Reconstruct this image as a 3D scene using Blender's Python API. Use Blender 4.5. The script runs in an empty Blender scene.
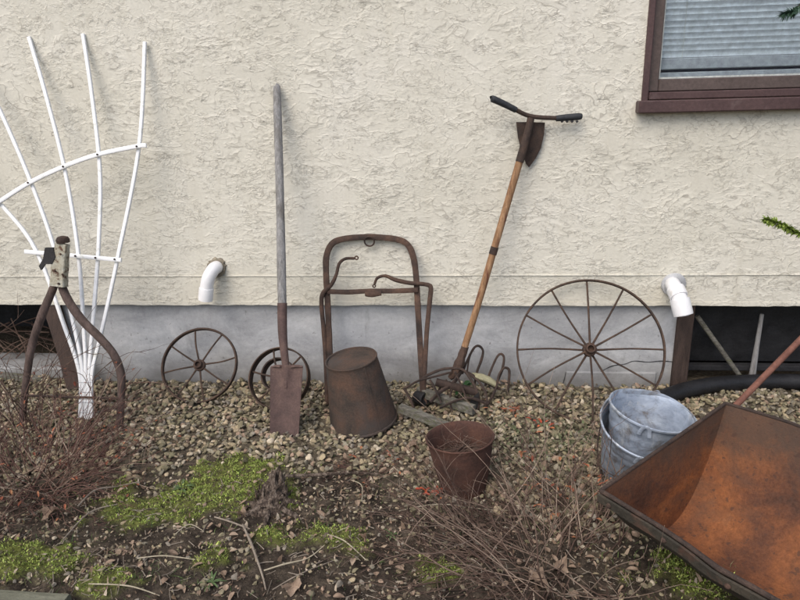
import bpy, math, random
import numpy as np
from mathutils import Vector, Matrix
random.seed(7); RNG = np.random.default_rng(7)
R = math.radians
scene = bpy.context.scene
COL = scene.collection

# ------------------------------------------------------------------ camera
F = 648.0; CAM = Vector((0, -2.7, 1.27))
cr = (Matrix.Rotation(R(5.5), 3, 'Z') @ Matrix.Rotation(R(90 - 17.5), 3, 'X') @ Matrix.Rotation(R(-1.6), 3, 'Z'))
cd = bpy.data.cameras.new('camera'); cam = bpy.data.objects.new('camera', cd); COL.objects.link(cam)
cam.matrix_world = Matrix.Translation(CAM) @ cr.to_4x4()
cd.sensor_width = 36; cd.lens = F / 800 * 36; cd.clip_start = 0.05; cd.clip_end = 300
scene.camera = cam

def ray(px, py): return cr @ Vector(((px - 400) / F, -(py - 300) / F, -1))
def onY(px, py, y):
    d = ray(px, py); return CAM + d * ((y - CAM.y) / d.y)
def onZ(px, py, z=0.0):
    d = ray(px, py); return CAM + d * ((z - CAM.z) / d.z)
def lean(px, py, yb, yt, zt):
    """point on the plane through (y=yb, z=0) and (y=yt, z=zt)"""
    k = (yt - yb) / zt; d = ray(px, py)
    t = (yb + k * CAM.z - CAM.y) / (d.y - k * d.z)
    return CAM + d * t

# ------------------------------------------------------------------ noise
def _h(i, j, s):
    n = (i * 374761393 + j * 668265263 + s * 1442695041) & 0xffffffff
    n = ((n ^ (n >> 13)) * 1274126177) & 0xffffffff
    return ((n ^ (n >> 16)) & 0xffffff) / float(0xffffff)
def vnoise(x, y, s=0):
    x = np.asarray(x, float); y = np.asarray(y, float)
    i = np.floor(x).astype(np.int64); j = np.floor(y).astype(np.int64)
    u = x - i; v = y - j; u = u * u * (3 - 2 * u); v = v * v * (3 - 2 * v)
    return ((_h(i, j, s) * (1 - u) + _h(i + 1, j, s) * u) * (1 - v) + (_h(i, j + 1, s) * (1 - u) + _h(i + 1, j + 1, s) * u) * v)
def fbm(x, y, s=0, o=4):
    t = 0; a = .5
    for k in range(o):
        t = t + a * vnoise(np.asarray(x) * 2 ** k, np.asarray(y) * 2 ** k, s + k); a *= .5
    return t
def sstep(a, b, x):
    t = np.clip((np.asarray(x, float) - a) / (b - a), 0, 1); return t * t * (3 - 2 * t)

def mosszones(x, y):
    m = -9.
    for (px, py, rx, ry) in [(200, 492, .34, .15), (245, 468, .22, .07), (145, 512, .24, .09), (35, 560, .17, .10), (320, 540, .20, .07),
                             (700, 583, .17, .12), (215, 560, .10, .05), (440, 570, .1, .05), (100, 585, .12, .06)]:
        c = onZ(px, py)
        m = np.maximum(m, 1 - np.sqrt(((x - c.x) / rx) ** 2 + ((y - c.y) / ry) ** 2))
    return sstep(-.35, -.05, m) * sstep(.0, .45, m + (fbm(np.asarray(x) * 14, np.asarray(y) * 14, 3) - .5) * 2.2 + .05)
def gravelden(x, y):
    """1 in the gravel bed by the wall, falling to a scatter on the soil"""
    edge = -.80 + (fbm(np.asarray(x) * 3, np.asarray(y) * 3, 11) - .5) * .45 - .14 * np.sin(np.asarray(x) * 2.2 + .3)
    return sstep(-.09, .06, np.asarray(y) - edge)
def ground_h(x, y):
    h = (fbm(np.asarray(x) * 4, np.asarray(y) * 4, 21) - .5) * .035 + (fbm(np.asarray(x) * 30, np.asarray(y) * 30, 5, 3) - .5) * .018
    near = sstep(-6, -2.5, y) * sstep(4, 2.5, np.abs(x))
    return h * near + .012 * mosszones(x, y) * near
def gh(x, y): return float(ground_h(np.array([x]), np.array([y]))[0])

# ------------------------------------------------------------------ materials
def new_mat(name):
    m = bpy.data.materials.new(name); m.use_nodes = True
    nt = m.node_tree; nt.nodes.clear()
    o = nt.nodes.new('ShaderNodeOutputMaterial'); b = nt.nodes.new('ShaderNodeBsdfPrincipled')
    nt.links.new(b.outputs[0], o.inputs[0]); return m, nt, b
def N(nt, t, **k):
    n = nt.nodes.new(t)
    for a, v in k.items():
        if a in n.bl_rna.properties: setattr(n, a, v)
        else: n.inputs[a].default_value = v
    return n
def coords(nt, sc=(1, 1, 1), rot=(0, 0, 0)):
    g = nt.nodes.new('ShaderNodeNewGeometry'); mp = N(nt, 'ShaderNodeMapping'); mp.inputs['Scale'].default_value = sc
    mp.inputs['Rotation'].default_value = rot
    tc = nt.nodes.new('ShaderNodeTexCoord'); nt.links.new(tc.outputs['Object'], mp.inputs[0]); return mp.outputs[0]
def noise(nt, v, scale, detail=5, rough=.55, dist=0):
    n = N(nt, 'ShaderNodeTexNoise'); n.inputs['Scale'].default_value = scale; n.inputs['Detail'].default_value = detail
    n.inputs['Roughness'].default_value = rough; n.inputs['Distortion'].default_value = dist
    nt.links.new(v, n.inputs['Vector']); return n.outputs[0]
def ramp(nt, f, stops, interp='LINEAR'):
    r = nt.nodes.new('ShaderNodeValToRGB'); r.color_ramp.interpolation = interp
    e = r.color_ramp.elements
    while len(e) < len(stops): e.new(.5)
    for i, (p, c) in enumerate(stops):
        e[i].position = p; e[i].color = (*c, 1) if len(c) == 3 else c
    nt.links.new(f, r.inputs[0]); return r.outputs[0]
def g(v): return (v, v, v)
def mixc(nt, f, a, b, mode='MIX'):
    m = nt.nodes.new('ShaderNodeMix'); m.data_type = 'RGBA'; m.blend_type = mode
    for s, v in ((m.inputs[0], f), (m.inputs[6], a), (m.inputs[7], b)):
        if isinstance(v, (int, float)): s.default_value = v
        elif isinstance(v, tuple): s.default_value = (*v, 1)
        else: nt.links.new(v, s)
    return m.outputs[2]
def math_(nt, op, a, b=None, c=None, clamp=False):
    m = nt.nodes.new('ShaderNodeMath'); m.operation = op; m.use_clamp = clamp
    for i, v in enumerate((a, b, c)):
        if v is None: continue
        if isinstance(v, (int, float)): m.inputs[i].default_value = v
        else: nt.links.new(v, m.inputs[i])
    return m.outputs[0]
def bump(nt, b, h, dist=.002, strength=1):
    n = N(nt, 'ShaderNodeBump'); n.inputs['Distance'].default_value = dist; n.inputs['Strength'].default_value = strength
    nt.links.new(h, n.inputs['Height']); nt.links.new(n.outputs[0], b.inputs['Normal'])

def patchy(name, stops, scale=12, fine=120, rough=.8, metal=0, bumpd=.002, sc=(1, 1, 1), spec=.3, over=None, dist=.4, bscale=None, fa=.55):
    m, nt, b = new_mat(name); v = coords(nt, sc)
    n1 = noise(nt, v, scale, 8, .65, dist); c = ramp(nt, n1, stops)
    n2 = noise(nt, v, fine, 4, .7)
    c = mixc(nt, fa, c, ramp(nt, n2, [(.3, g(.55)), (.7, g(1.35))]), 'MULTIPLY')
    if over:
        oc, osc, lo, hi = over
        c = mixc(nt, ramp(nt, noise(nt, v, osc, 6, .6, .3), [(lo, g(0)), (hi, g(1))]), c, oc)
    nt.links.new(c, b.inputs['Base Color'])
    nt.links.new(ramp(nt, n1, [(.3, g(max(0, rough - .12))), (.7, g(min(1, rough + .12)))]), b.inputs['Roughness'])
    b.inputs['Metallic'].default_value = metal; b.inputs['Specular IOR Level'].default_value = spec
    h = math_(nt, 'ADD', n2, math_(nt, 'MULTIPLY', noise(nt, v, bscale or scale * 2.5, 4), 1.2))
    bump(nt, b, h, bumpd); return m

M = {}
M['rust'] = patchy('brown_rust', [(.30, (.032, .024, .021)), (.47, (.072, .047, .037)), (.60, (.11, .068, .05)), (.75, (.16, .10, .07))], 14, 160, .85, .15, .0025)
M['dark_rust'] = patchy('dark_rust', [(.3, (.03, .024, .022)), (.5, (.065, .046, .038)), (.7, (.11, .072, .055))], 20, 200, .8, .25, .002)
M['wheel_iron'] = patchy('rusted_wheel_iron', [(.3, (.035, .026, .022)), (.5, (.075, .05, .038)), (.7, (.13, .085, .06))], 25, 220, .82, .2, .002)
M['bucket_rust'] = patchy('rusted_bucket_steel', [(.32, (.035, .030, .027)), (.45, (.068, .051, .042)), (.56, (.092, .06, .046)), (.72, (.14, .08, .055))], 9, 140, .85, .15, .0016, over=((.07, .062, .058), 6, .5, .68))
M['pot_rust'] = patchy('red_rusted_pot_steel', [(.3, (.045, .028, .023)), (.5, (.085, .044, .034)), (.7, (.13, .065, .046))], 10, 150, .88, .1, .0016)
M['blade'] = patchy('spade_blade_rust', [(.3, (.075, .05, .046)), (.5, (.115, .075, .067)), (.7, (.165, .11, .092))], 16, 170, .75, .2, .0012)
M['black'] = patchy('dark_paint', [(.3, (.012, .012, .014)), (.7, (.035, .033, .033))], 14, 160, .65, 0, .0015)
M['rubber'] = patchy('black_rubber_grip', [(.3, (.018, .02, .024)), (.7, (.045, .047, .052))], 30, 160, .6, 0, .001)
M['hose'] = patchy('black_plastic', [(.3, (.008, .008, .009)), (.7, (.022, .022, .024))], 10, 90, .5, 0, .002)
M['pvc'] = patchy('white_pvc', [(.3, (.70, .70, .71)), (.7, (.82, .82, .83))], 8, 60, .35, 0, .0001, spec=.5, over=((.5, .47, .4), 14, .62, .8), fa=.08)
M['trellis'] = patchy('white_trellis_plastic', [(.3, (.80, .81, .82)), (.7, (.9, .91, .92))], 8, 60, .4, 0, .00008, spec=.5, over=((.45, .47, .36), 26, .60, .78), fa=.12)
M['greywood'] = patchy('weathered_grey_wood', [(.3, (.17, .165, .16)), (.5, (.29, .285, .28)), (.7, (.40, .39, .385))], 14, 70, .9, 0, .002, sc=(8, 8, .8), over=((.11, .095, .075), 1.6, .5, .75))
M['greyboard'] = patchy('weathered_board', [(.3, (.07, .065, .055)), (.5, (.17, .16, .135)), (.7, (.29, .275, .24))], 16, 130, .9, 0, .004, sc=(1.5, 5, 5), over=((.12, .13, .06), 12, .5, .7))
M['brownwood'] = patchy('aged_brown_wood', [(.3, (.16, .085, .042)), (.5, (.29, .165, .085)), (.7, (.42, .26, .15))], 12, 80, .7, 0, .0015, sc=(6, 6, .9), over=((.13, .05, .03), 5, .52, .62))
M['darkwood'] = patchy('dark_brown_wood', [(.3, (.035, .024, .02)), (.7, (.08, .055, .045))], 10, 80, .85, 0, .002, sc=(5, 5, .8))
M['bentwood'] = patchy('old_bent_handle', [(.3, (.05, .036, .03)), (.5, (.10, .07, .06)), (.7, (.16, .115, .10))], 12, 110, .8, 0, .003, sc=(3, 3, 1))
M['cast'] = patchy('cream_flaking_paint', [(.40, (.10, .055, .035)), (.47, (.36, .33, .25)), (.7, (.46, .46, .40))], 26, 120, .8, 0, .003)
M['cream'] = patchy('pale_weathered_wood', [(.3, (.26, .24, .15)), (.7, (.42, .40, .26))], 16, 80, .85, 0, .002)
M['frame'] = patchy('maroon_painted_frame', [(.3, (.07, .042, .042)), (.7, (.095, .058, .056))], 5, 90, .55, 0, .0006, over=((.14, .10, .095), 16, .6, .8))
M['frame_brown'] = patchy('brown_painted_sash', [(.3, (.085, .064, .058)), (.7, (.115, .088, .08))], 6, 90, .6, 0, .0006)
M['seal'] = patchy('pale_window_seal', [(.3, (.38, .40, .38)), (.7, (.55, .57, .55))], 30, 90, .5, 0, .0003)
M['slat'] = patchy('blind_slat', [(.3, (.54, .58, .62)), (.7, (.60, .64, .68))], 3, 40, .4, 0, .0002)
M['rail'] = patchy('blind_bottom_rail', [(.3, (.30, .32, .35)), (.7, (.36, .38, .41))], 3, 40, .4, 0, .0002)
M['interior'] = patchy('dim_room', [(.3, (.10, .10, .13)), (.7, (.15, .14, .18))], 3, 40, .9, 0, .001)
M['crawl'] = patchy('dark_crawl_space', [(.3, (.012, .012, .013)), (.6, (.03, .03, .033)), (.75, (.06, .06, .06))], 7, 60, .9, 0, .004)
M['rod'] = patchy('red_brown_rod', [(.3, (.12, .05, .035)), (.7, (.22, .10, .07))], 20, 120, .7, 0, .001)
M['twig'] = patchy('grey_brown_twig', [(.3, (.045, .028, .023)), (.5, (.10, .063, .048)), (.7, (.21, .15, .115))], 9, 150, .85, 0, .0008)
M['redtwig'] = patchy('reddish_twig', [(.3, (.055, .028, .024)), (.5, (.12, .062, .05)), (.7, (.25, .16, .12))], 9, 150, .85, 0, .0008)
M['straw'] = patchy('dead_straw', [(.3, (.28, .24, .17)), (.7, (.46, .41, .31))], 12, 90, .85, 0, .0006)
M['stick'] = patchy('dead_stick', [(.3, (.17, .14, .11)), (.7, (.33, .28, .225))], 12, 90, .85, 0, .001)
M['bark'] = patchy('rotted_bark', [(.3, (.03, .021, .016)), (.48, (.08, .058, .045)), (.6, (.24, .19, .15))], 40, 120, .95, 0, .006, sc=(2, 2, .7))
M['redleaf'] = patchy('red_orange_leaf', [(.35, (.30, .035, .025)), (.5, (.40, .075, .035)), (.65, (.42, .17, .06))], 22, 60, .6, 0, .0005)
M['rustleaf'] = patchy('orange_brown_leaf', [(.35, (.16, .045, .03)), (.5, (.30, .10, .05)), (.65, (.38, .2, .1))], 25, 60, .7, 0, .0005)
M['deadleaf'] = patchy('dead_tan_leaf', [(.3, (.11, .072, .05)), (.5, (.24, .17, .12)), (.7, (.40, .31, .23))], 16, 60, .8, 0, .001)
M['greenleaf'] = patchy('dark_green_leaf', [(.3, (.03, .09, .025)), (.7, (.07, .17, .05))], 14, 60, .5, 0, .0008)
M['needle'] = patchy('evergreen_scale_leaf', [(.3, (.13, .20, .04)), (.7, (.30, .38, .08))], 20, 90, .6, 0, .0005)
M['needle_dark'] = patchy('blue_green_needle', [(.3, (.03, .07, .045)), (.7, (.07, .13, .08))], 20, 90, .6, 0, .0005)
M['weedleaf'] = patchy('grey_green_weed_leaf', [(.3, (.06, .10, .035)), (.7, (.12, .17, .07))], 14, 60, .7, 0, .0008)
M['palestem'] = patchy('pale_dry_stem', [(.3, (.11, .072, .055)), (.5, (.21, .15, .115)), (.7, (.38, .30, .23))], 7, 150, .85, 0, .0008)
M['timber'] = patchy('edging_timber', [(.3, (.10, .10, .07)), (.7, (.20, .20, .15))], 9, 80, .9, 0, .002, sc=(1, 5, 5))
M['lump'] = patchy('mortar_patch', [(.3, (.17, .15, .12)), (.7, (.33, .29, .22))], 20, 100, .95, 0, .004)
M['crack'] = patchy('crack_grime', [(.3, (.03, .03, .032)), (.7, (.07, .07, .07))], 20, 100, .95, 0, .001)

def attr_mat(name, rough=.85, fine=200, bd=.001, spec=.3):
    m, nt, b = new_mat(name); a = N(nt, 'ShaderNodeAttribute', attribute_name='tint'); v = coords(nt)
    n2 = noise(nt, v, fine, 5, .7)
    c = mixc(nt, .7, a.outputs['Color'], ramp(nt, n2, [(.3, g(.6)), (.7, g(1.35))]), 'MULTIPLY')
    nt.links.new(c, b.inputs['Base Color']); b.inputs['Roughness'].default_value = rough
    b.inputs['Specular IOR Level'].default_value = spec; bump(nt, b, n2, bd); return m
M['pebble'] = attr_mat('gravel_stone', .9, 160, .0015)
M['tinted'] = attr_mat('plant_litter', .8, 120, .0005)

def m_stucco():
    m, nt, b = new_mat('trowelled_stucco'); tc = nt.nodes.new('ShaderNodeTexCoord'); P = tc.outputs['Object']
    sx = nt.nodes.new('ShaderNodeSeparateXYZ'); nt.links.new(P, sx.inputs[0]); z = sx.outputs[2]
    vs = coords(nt, (.7, 1, 1.1)); ds = coords(nt, (.8, 1, 1.2))
    def laps(freq, nsc, amp, mlo, mhi, msc, width):
        n = noise(nt, vs, nsc, 4, .6, .35)
        v = math_(nt, 'ADD', math_(nt, 'MULTIPLY', z, -freq), math_(nt, 'MULTIPLY', n, amp))
        f = math_(nt, 'FRACT', v)
        f = math_(nt, 'POWER', f, 3.0)                       # flat plaster that thickens just before its lower edge
        mk = ramp(nt, noise(nt, ds, msc, 3, .6, .5), [(mlo, g(0)), (mhi, g(1))])
        h = math_(nt, 'MULTIPLY', f, mk)
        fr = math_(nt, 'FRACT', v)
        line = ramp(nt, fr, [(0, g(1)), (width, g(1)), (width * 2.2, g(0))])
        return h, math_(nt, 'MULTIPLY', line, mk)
    h1, l1 = laps(9, 3.2, 11, .49, .56, 6, .05)
    h2, l2 = laps(15, 8.5, 9, .47, .53, 13, .07)
    h3, l3 = laps(7, 20, 7, .47, .53, 9, .11)
    fine = noise(nt, ds, 55, 5, .65, .6); grit = noise(nt, P, 240, 3, .6)
    pit = ramp(nt, noise(nt, ds, 38, 3, .5, 1.2), [(.40, g(0)), (.47, g(1))])
    rz = ramp(nt, noise(nt, P, 5, 2, .5), [(.42, g(0)), (.6, g(1))])
    H = math_(nt, 'ADD', math_(nt, 'MULTIPLY', h1, 1.1), math_(nt, 'MULTIPLY', h2, .75))
    H = math_(nt, 'ADD', H, math_(nt, 'MULTIPLY', h3, .45))
    H = math_(nt, 'ADD', H, math_(nt, 'MULTIPLY', math_(nt, 'MULTIPLY', pit, rz), .32))
    H = math_(nt, 'ADD', H, math_(nt, 'MULTIPLY', fine, .16)); H = math_(nt, 'ADD', H, math_(nt, 'MULTIPLY', grit, .08))
    reg = ramp(nt, noise(nt, P, 1.1, 3, .5), [(.35, g(.65)), (.65, g(1))])     # calmer and rougher stretches of trowelling
    bump(nt, b, math_(nt, 'MULTIPLY', H, reg), .0027, 1)
    base = ramp(nt, noise(nt, P, 1.6, 6, .6), [(.3, (.585, .562, .48)), (.5, (.645, .622, .54)), (.7, (.685, .663, .59))])
    base = mixc(nt, .8, base, ramp(nt, noise(nt, P, 90, 4, .7), [(.3, g(.9)), (.7, g(1.08))]), 'MULTIPLY')
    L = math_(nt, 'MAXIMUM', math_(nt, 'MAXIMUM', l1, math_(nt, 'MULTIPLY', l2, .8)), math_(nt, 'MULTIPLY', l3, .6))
    c = mixc(nt, math_(nt, 'MULTIPLY', L, .42), base, (.24, .215, .18))     # shade under the plaster edges, painted into the colour
    st_ = noise(nt, coords(nt, (9, 1, .35)), 2.2, 5, .6)                   # faint run marks
    c = mixc(nt, ramp(nt, st_, [(.52, g(0)), (.72, g(.22))]), c, (.50, .47, .38))
    # grime of splashing rain along the lowest courses
    zz = math_(nt, 'ADD', z, math_(nt, 'MULTIPLY', noise(nt, P, 7, 4, .6), .14))
    c = mixc(nt, math_(nt, 'MULTIPLY', ramp(nt, zz, [(.40, g(1)), (.62, g(0))]), .20), c, (.42, .37, .27))
    nt.links.new(c, b.inputs['Base Color']); b.inputs['Roughness'].default_value = .92; b.inputs['Specular IOR Level'].default_value = .15
    return m
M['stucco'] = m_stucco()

def m_concrete():
    m, nt, b = new_mat('foundation_concrete'); P = coords(nt); S = coords(nt, (.5, 1, 1))
    sx = nt.nodes.new('ShaderNodeSeparateXYZ'); nt.links.new(P, sx.inputs[0]); z = sx.outputs[2]
    n = noise(nt, S, 5, 9, .68, .6)
    c = ramp(nt, n, [(.30, (.26, .266, .275)), (.42, (.36, .367, .38)), (.54, (.45, .458, .47)), (.66, (.55, .556, .56))])
    c = mixc(nt, .6, c, ramp(nt, noise(nt, P, 60, 5, .7), [(.3, g(.82)), (.7, g(1.12))]), 'MULTIPLY')
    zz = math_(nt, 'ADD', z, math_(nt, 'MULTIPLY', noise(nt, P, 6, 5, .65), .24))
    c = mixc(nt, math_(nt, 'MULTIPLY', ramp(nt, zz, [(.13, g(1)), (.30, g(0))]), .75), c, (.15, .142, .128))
    c = mixc(nt, ramp(nt, noise(nt, coords(nt, (3, 1, .7)), 6, 6, .7), [(.60, g(0)), (.72, g(.45))]), c, (.20, .20, .20))
    nt.links.new(c, b.inputs['Base Color']); b.inputs['Roughness'].default_value = .9; b.inputs['Specular IOR Level'].default_value = .2
    c = mixc(nt, ramp(nt, noise(nt, P, 55, 3, .6), [(.28, g(.5)), (.35, g(0))]), c, (.13, .125, .115))
    nt.links.new(c, b.inputs['Base Color'])
    bump(nt, b, math_(nt, 'ADD', noise(nt, P, 18, 6, .6), math_(nt, 'MULTIPLY', noise(nt, P, 150, 4), .3)), .004); return m
M['concrete'] = m_concrete()

def m_ground():
    m, nt, b = new_mat('garden_soil'); P = coords(nt)
    a = N(nt, 'ShaderNodeAttribute', attribute_name='moss')
    c = ramp(nt, noise(nt, P, 16, 8, .7), [(.32, (.018, .014, .011)), (.46, (.045, .035, .027)), (.58, (.095, .075, .056)), (.7, (.17, .135, .10))])
    mg = ramp(nt, noise(nt, P, 45, 5, .7), [(.32, (.05, .045, .02)), (.5, (.12, .135, .035)), (.7, (.22, .235, .07))])
    sc_ = nt.nodes.new('ShaderNodeSeparateColor'); nt.links.new(a.outputs['Color'], sc_.inputs[0])
    c = mixc(nt, math_(nt, 'MULTIPLY', sc_.outputs[1], .75), c, ramp(nt, noise(nt, P, 60, 6, .7), [(.35, (.07, .058, .042)), (.65, (.21, .175, .125))]))
    f = math_(nt, 'MULTIPLY', sc_.outputs[0], ramp(nt, noise(nt, P, 38, 6, .65), [(.34, g(0)), (.50, g(1))]), clamp=True)
    nt.links.new(mixc(nt, f, c, mg), b.inputs['Base Color']); b.inputs['Roughness'].default_value = .95; b.inputs['Specular IOR Level'].default_value = .15
    bump(nt, b, math_(nt, 'ADD', noise(nt, P, 90, 6, .7), noise(nt, P, 30, 4)), .01); return m
M['ground'] = m_ground()

def m_galv():
    m, nt, b = new_mat('galvanised_steel'); P = coords(nt)
    vo = N(nt, 'ShaderNodeTexVoronoi'); vo.inputs['Scale'].default_value = 55; nt.links.new(P, vo.inputs['Vector'])
    sp = nt.nodes.new('ShaderNodeSeparateColor'); nt.links.new(vo.outputs['Color'], sp.inputs[0])
    c = ramp(nt, noise(nt, coords(nt, (1, 1, 3)), 9, 7, .65, .5), [(.3, (.20, .235, .29)), (.5, (.35, .405, .49)), (.7, (.50, .56, .64))])
    c = mixc(nt, .35, c, ramp(nt, sp.outputs[0], [(0, g(.7)), (1, g(1.2))]), 'MULTIPLY')
    c = mixc(nt, ramp(nt, noise(nt, P, 12, 7, .7, .8), [(.52, g(0)), (.66, g(.8))]), c, (.15, .125, .10))
    c = mixc(nt, ramp(nt, noise(nt, coords(nt, (1, 1, .5)), 20, 7, .7, .8), [(.56, g(0)), (.66, g(.6))]), c, (.60, .62, .62))
    nt.links.new(c, b.inputs['Base Color']); b.inputs['Metallic'].default_value = .35; b.inputs['Roughness'].default_value = .55
    bump(nt, b, noise(nt, P, 70, 4), .0008); return m
M['galv'] = m_galv()

def m_tray():
    m, nt, b = new_mat('orange_rusted_tray'); P = coords(nt)
    n = noise(nt, P, 5, 9, .68, .3)
    c = ramp(nt, n, [(.28, (.06, .036, .027)), (.42, (.125, .054, .031)), (.52, (.20, .078, .035)), (.63, (.27, .103, .04)), (.76, (.22, .11, .06))])
    c = mixc(nt, .75, c, ramp(nt, noise(nt, P, 110, 6, .75), [(.3, g(.5)), (.7, g(1.4))]), 'MULTIPLY')
    c = mixc(nt, ramp(nt, noise(nt, coords(nt, (1.2, 1.2, 2)), 3.2, 6, .6, .6), [(.54, g(0)), (.72, g(.7))]), c, (.085, .055, .042))
    sx = nt.nodes.new('ShaderNodeSeparateXYZ'); nt.links.new(P, sx.inputs[0])      # colour turns darker brown towards the upper edge, broken up by noise
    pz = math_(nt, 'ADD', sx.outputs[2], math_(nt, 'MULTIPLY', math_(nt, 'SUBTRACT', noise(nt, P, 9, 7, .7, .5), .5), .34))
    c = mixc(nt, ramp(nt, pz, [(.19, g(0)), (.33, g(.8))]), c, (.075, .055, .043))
    c = mixc(nt, ramp(nt, noise(nt, P, 55, 3, .6), [(.60, g(0)), (.66, g(.7))]), c, (.07, .04, .03))
    nt.links.new(c, b.inputs['Base Color']); b.inputs['Roughness'].default_value = .75; b.inputs['Metallic'].default_value = .1
    b.inputs['Specular IOR Level'].default_value = .25
    bump(nt, b, math_(nt, 'ADD', noise(nt, P, 130, 5, .7), noise(nt, P, 14, 4)), .002); return m
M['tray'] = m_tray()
M['tray_out'] = patchy('dull_tray_outside', [(.3, (.028, .025, .02)), (.5, (.055, .048, .037)), (.7, (.09, .072, .052))], 14, 150, .75, .15, .002, over=((.13, .06, .04), 10, .55, .7))

def m_glass():
    m, nt, b = new_mat('window_glass'); b.inputs['Base Color'].default_value = (.9, .95, .97, 1)
    b.inputs['Roughness'].default_value = .03; b.inputs['Transmission Weight'].default_value = 1; b.inputs['IOR'].default_value = 1.15
    return m
M['glass'] = m_glass()

# ------------------------------------------------------------------ mesh building
ORG = {}
class MB:
    def __init__(s): s.v = []; s.f = []
    def add(s, v, f):
        k = len(s.v); s.v += [tuple(p) for p in v]; s.f += [tuple(i + k for i in q) for q in f]; return s
    def build(s, name, mat, parent=None, smooth=True, sharp=35, loc=None):
        me = bpy.data.meshes.new(name)
        o = ORG[parent.name] if parent is not None else (loc if loc is not None else sumv(s.v))
        me.from_pydata([(p[0] - o[0], p[1] - o[1], p[2] - o[2]) for p in s.v], [], s.f)
        me.update()
        if smooth:
            me.polygons.foreach_set('use_smooth', [True] * len(me.polygons)); me.set_sharp_from_angle(angle=R(sharp))
        me.materials.append(mat)
        ob = bpy.data.objects.new(name, me); COL.objects.link(ob)
        if parent is not None: ob.parent = parent
        else: ob.location = o
        ORG[ob.name] = Vector(o); return ob
def sumv(v):
    a = np.array(v); return Vector((a[:, 0].mean(), a[:, 1].mean(), a[:, 2].min()))
def tag(o, label=None, cat=None, group=None, kind=None):
    if label: o['label'] = label
    if cat: o['category'] = cat
    if group: o['group'] = group
    if kind: o['kind'] = kind
    return o
def thing(name, label, cat, loc, group=None):
    o = bpy.data.objects.new(name, None); COL.objects.link(o); o.location = loc; o.empty_display_size = .05
    ORG[o.name] = Vector(loc); return tag(o, label, cat, group)

def smooth_path(pts, sub=6, closed=False):
    P = [Vector(p) for p in pts]
    if len(P) < 3: return P
    out = []; n = len(P); rng = range(n) if closed else range(n - 1)
    for i in rng:
        if closed: a, b, c, d = P[(i - 1) % n], P[i], P[(i + 1) % n], P[(i + 2) % n]
        else: a, b, c, d = P[max(i - 1, 0)], P[i], P[i + 1], P[min(i + 2, n - 1)]
        for k in range(sub):
            t = k / sub
            out.append(.5 * ((2 * b) + (c - a) * t + (2 * a - 5 * b + 4 * c - d) * t * t + (3 * b - a - 3 * c + d) * t ** 3))
    if not closed: out.append(P[-1])
    return out
def sweep(mb, pts, r, r2=None, n=10, up=None, sub=6, closed=False, square=False, wob=0, seed=0):
    """tube / bar along a path; r may be a list (one per input point); r2 = half size across 'up'"""
    P0 = [Vector(p) for p in pts]
    P = smooth_path(P0, sub, closed) if sub > 1 else P0
    m = len(P)
    def rad(i):
        if isinstance(r, (int, float)): q = r
        else:
            t = i / max(1, m - 1) * (len(r) - 1); k = min(int(t), len(r) - 2); q = r[k] + (r[k + 1] - r[k]) * (t - k)
        return q * (1 + wob * (float(vnoise(i * .9, seed + .5, 4)) - .5) * 2) if wob else q
    V = []; prev = None
    for i, p in enumerate(P):
        if closed: T = P[(i + 1) % m] - P[(i - 1) % m]
        else: T = P[min(i + 1, m - 1)] - P[max(i - 1, 0)]
        T.normalize()
        if up is not None: B = T.cross(Vector(up)).normalized(); U = B.cross(T).normalized()
        else:
            if prev is None:
                a = Vector((0, 0, 1)) if abs(T.z) < .9 else Vector((1, 0, 0)); U = (a - T * a.dot(T)).normalized()
            else: U = (prev - T * prev.dot(T)).normalized()
            B = T.cross(U); prev = U
        ra = rad(i); rb = ra if r2 is None else r2 * ra / (r if isinstance(r, (int, float)) else r[0])
        if square:
            e = min(ra, rb) * .18
            prof = [(-rb + e, -ra), (rb - e, -ra), (rb, -ra + e), (rb, ra - e), (rb - e, ra), (-rb + e, ra), (-rb, ra - e), (-rb, -ra + e)]
            for (u, b) in prof: V.append(p + U * u + B * b)
            nn = 8
        else:
            nn = n
            for k in range(n):
                a = 2 * math.pi * k / n; V.append(p + U * (rb * math.sin(a)) + B * (ra * math.cos(a)))
    Fc = []
    for i in range(m if closed else m - 1):
        j = (i + 1) % m
        for k in range(nn): Fc.append((i * nn + k, i * nn + (k + 1) % nn, j * nn + (k + 1) % nn, j * nn + k))
    if not closed: Fc.append(tuple(range(nn))[::-1]); Fc.append(tuple((m - 1) * nn + k for k in range(nn)))
    return mb.add(V, Fc)
def lathe(mb, prof, mtx, n=40, wob=0, seed=0, closed=False):
    """prof = [(radius, height)], revolved round local Z of mtx"""
    V = []
    for i, (r, h) in enumerate(prof):
        for k in range(n):
            a = 2 * math.pi * k / n
            w = 1 + wob * (math.sin(a * 2 + seed) * .6 + math.sin(a * 3 + seed * 2 + h * 8) * .4 + (float(vnoise(k * .5, h * 30 + seed, 2)) - .5) * .6)
            V.append(mtx @ Vector((r * w * math.cos(a), r * w * math.sin(a), h)))
    Fc = []; m = len(prof)
    for i in range(m if closed else m - 1):
        j = (i + 1) % m
        for k in range(n): Fc.append((i * n + k, i * n + (k + 1) % n, j * n + (k + 1) % n, j * n + k))
    if not closed:
        if prof[0][0] > 1e-4: Fc.append(tuple(range(n))[::-1])
        if prof[-1][0] > 1e-4: Fc.append(tuple((m - 1) * n + k for k in range(n)))
    return mb.add(V, Fc)
def frame_mtx(o, zaxis, xhint=(1, 0, 0)):
    z = Vector(zaxis).normalized(); x = Vector(xhint); x = (x - z * x.dot(z)).normalized(); y = z.cross(x)
    m = Matrix((x, y, z)).transposed().to_4x4(); m.translation = Vector(o); return m
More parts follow.
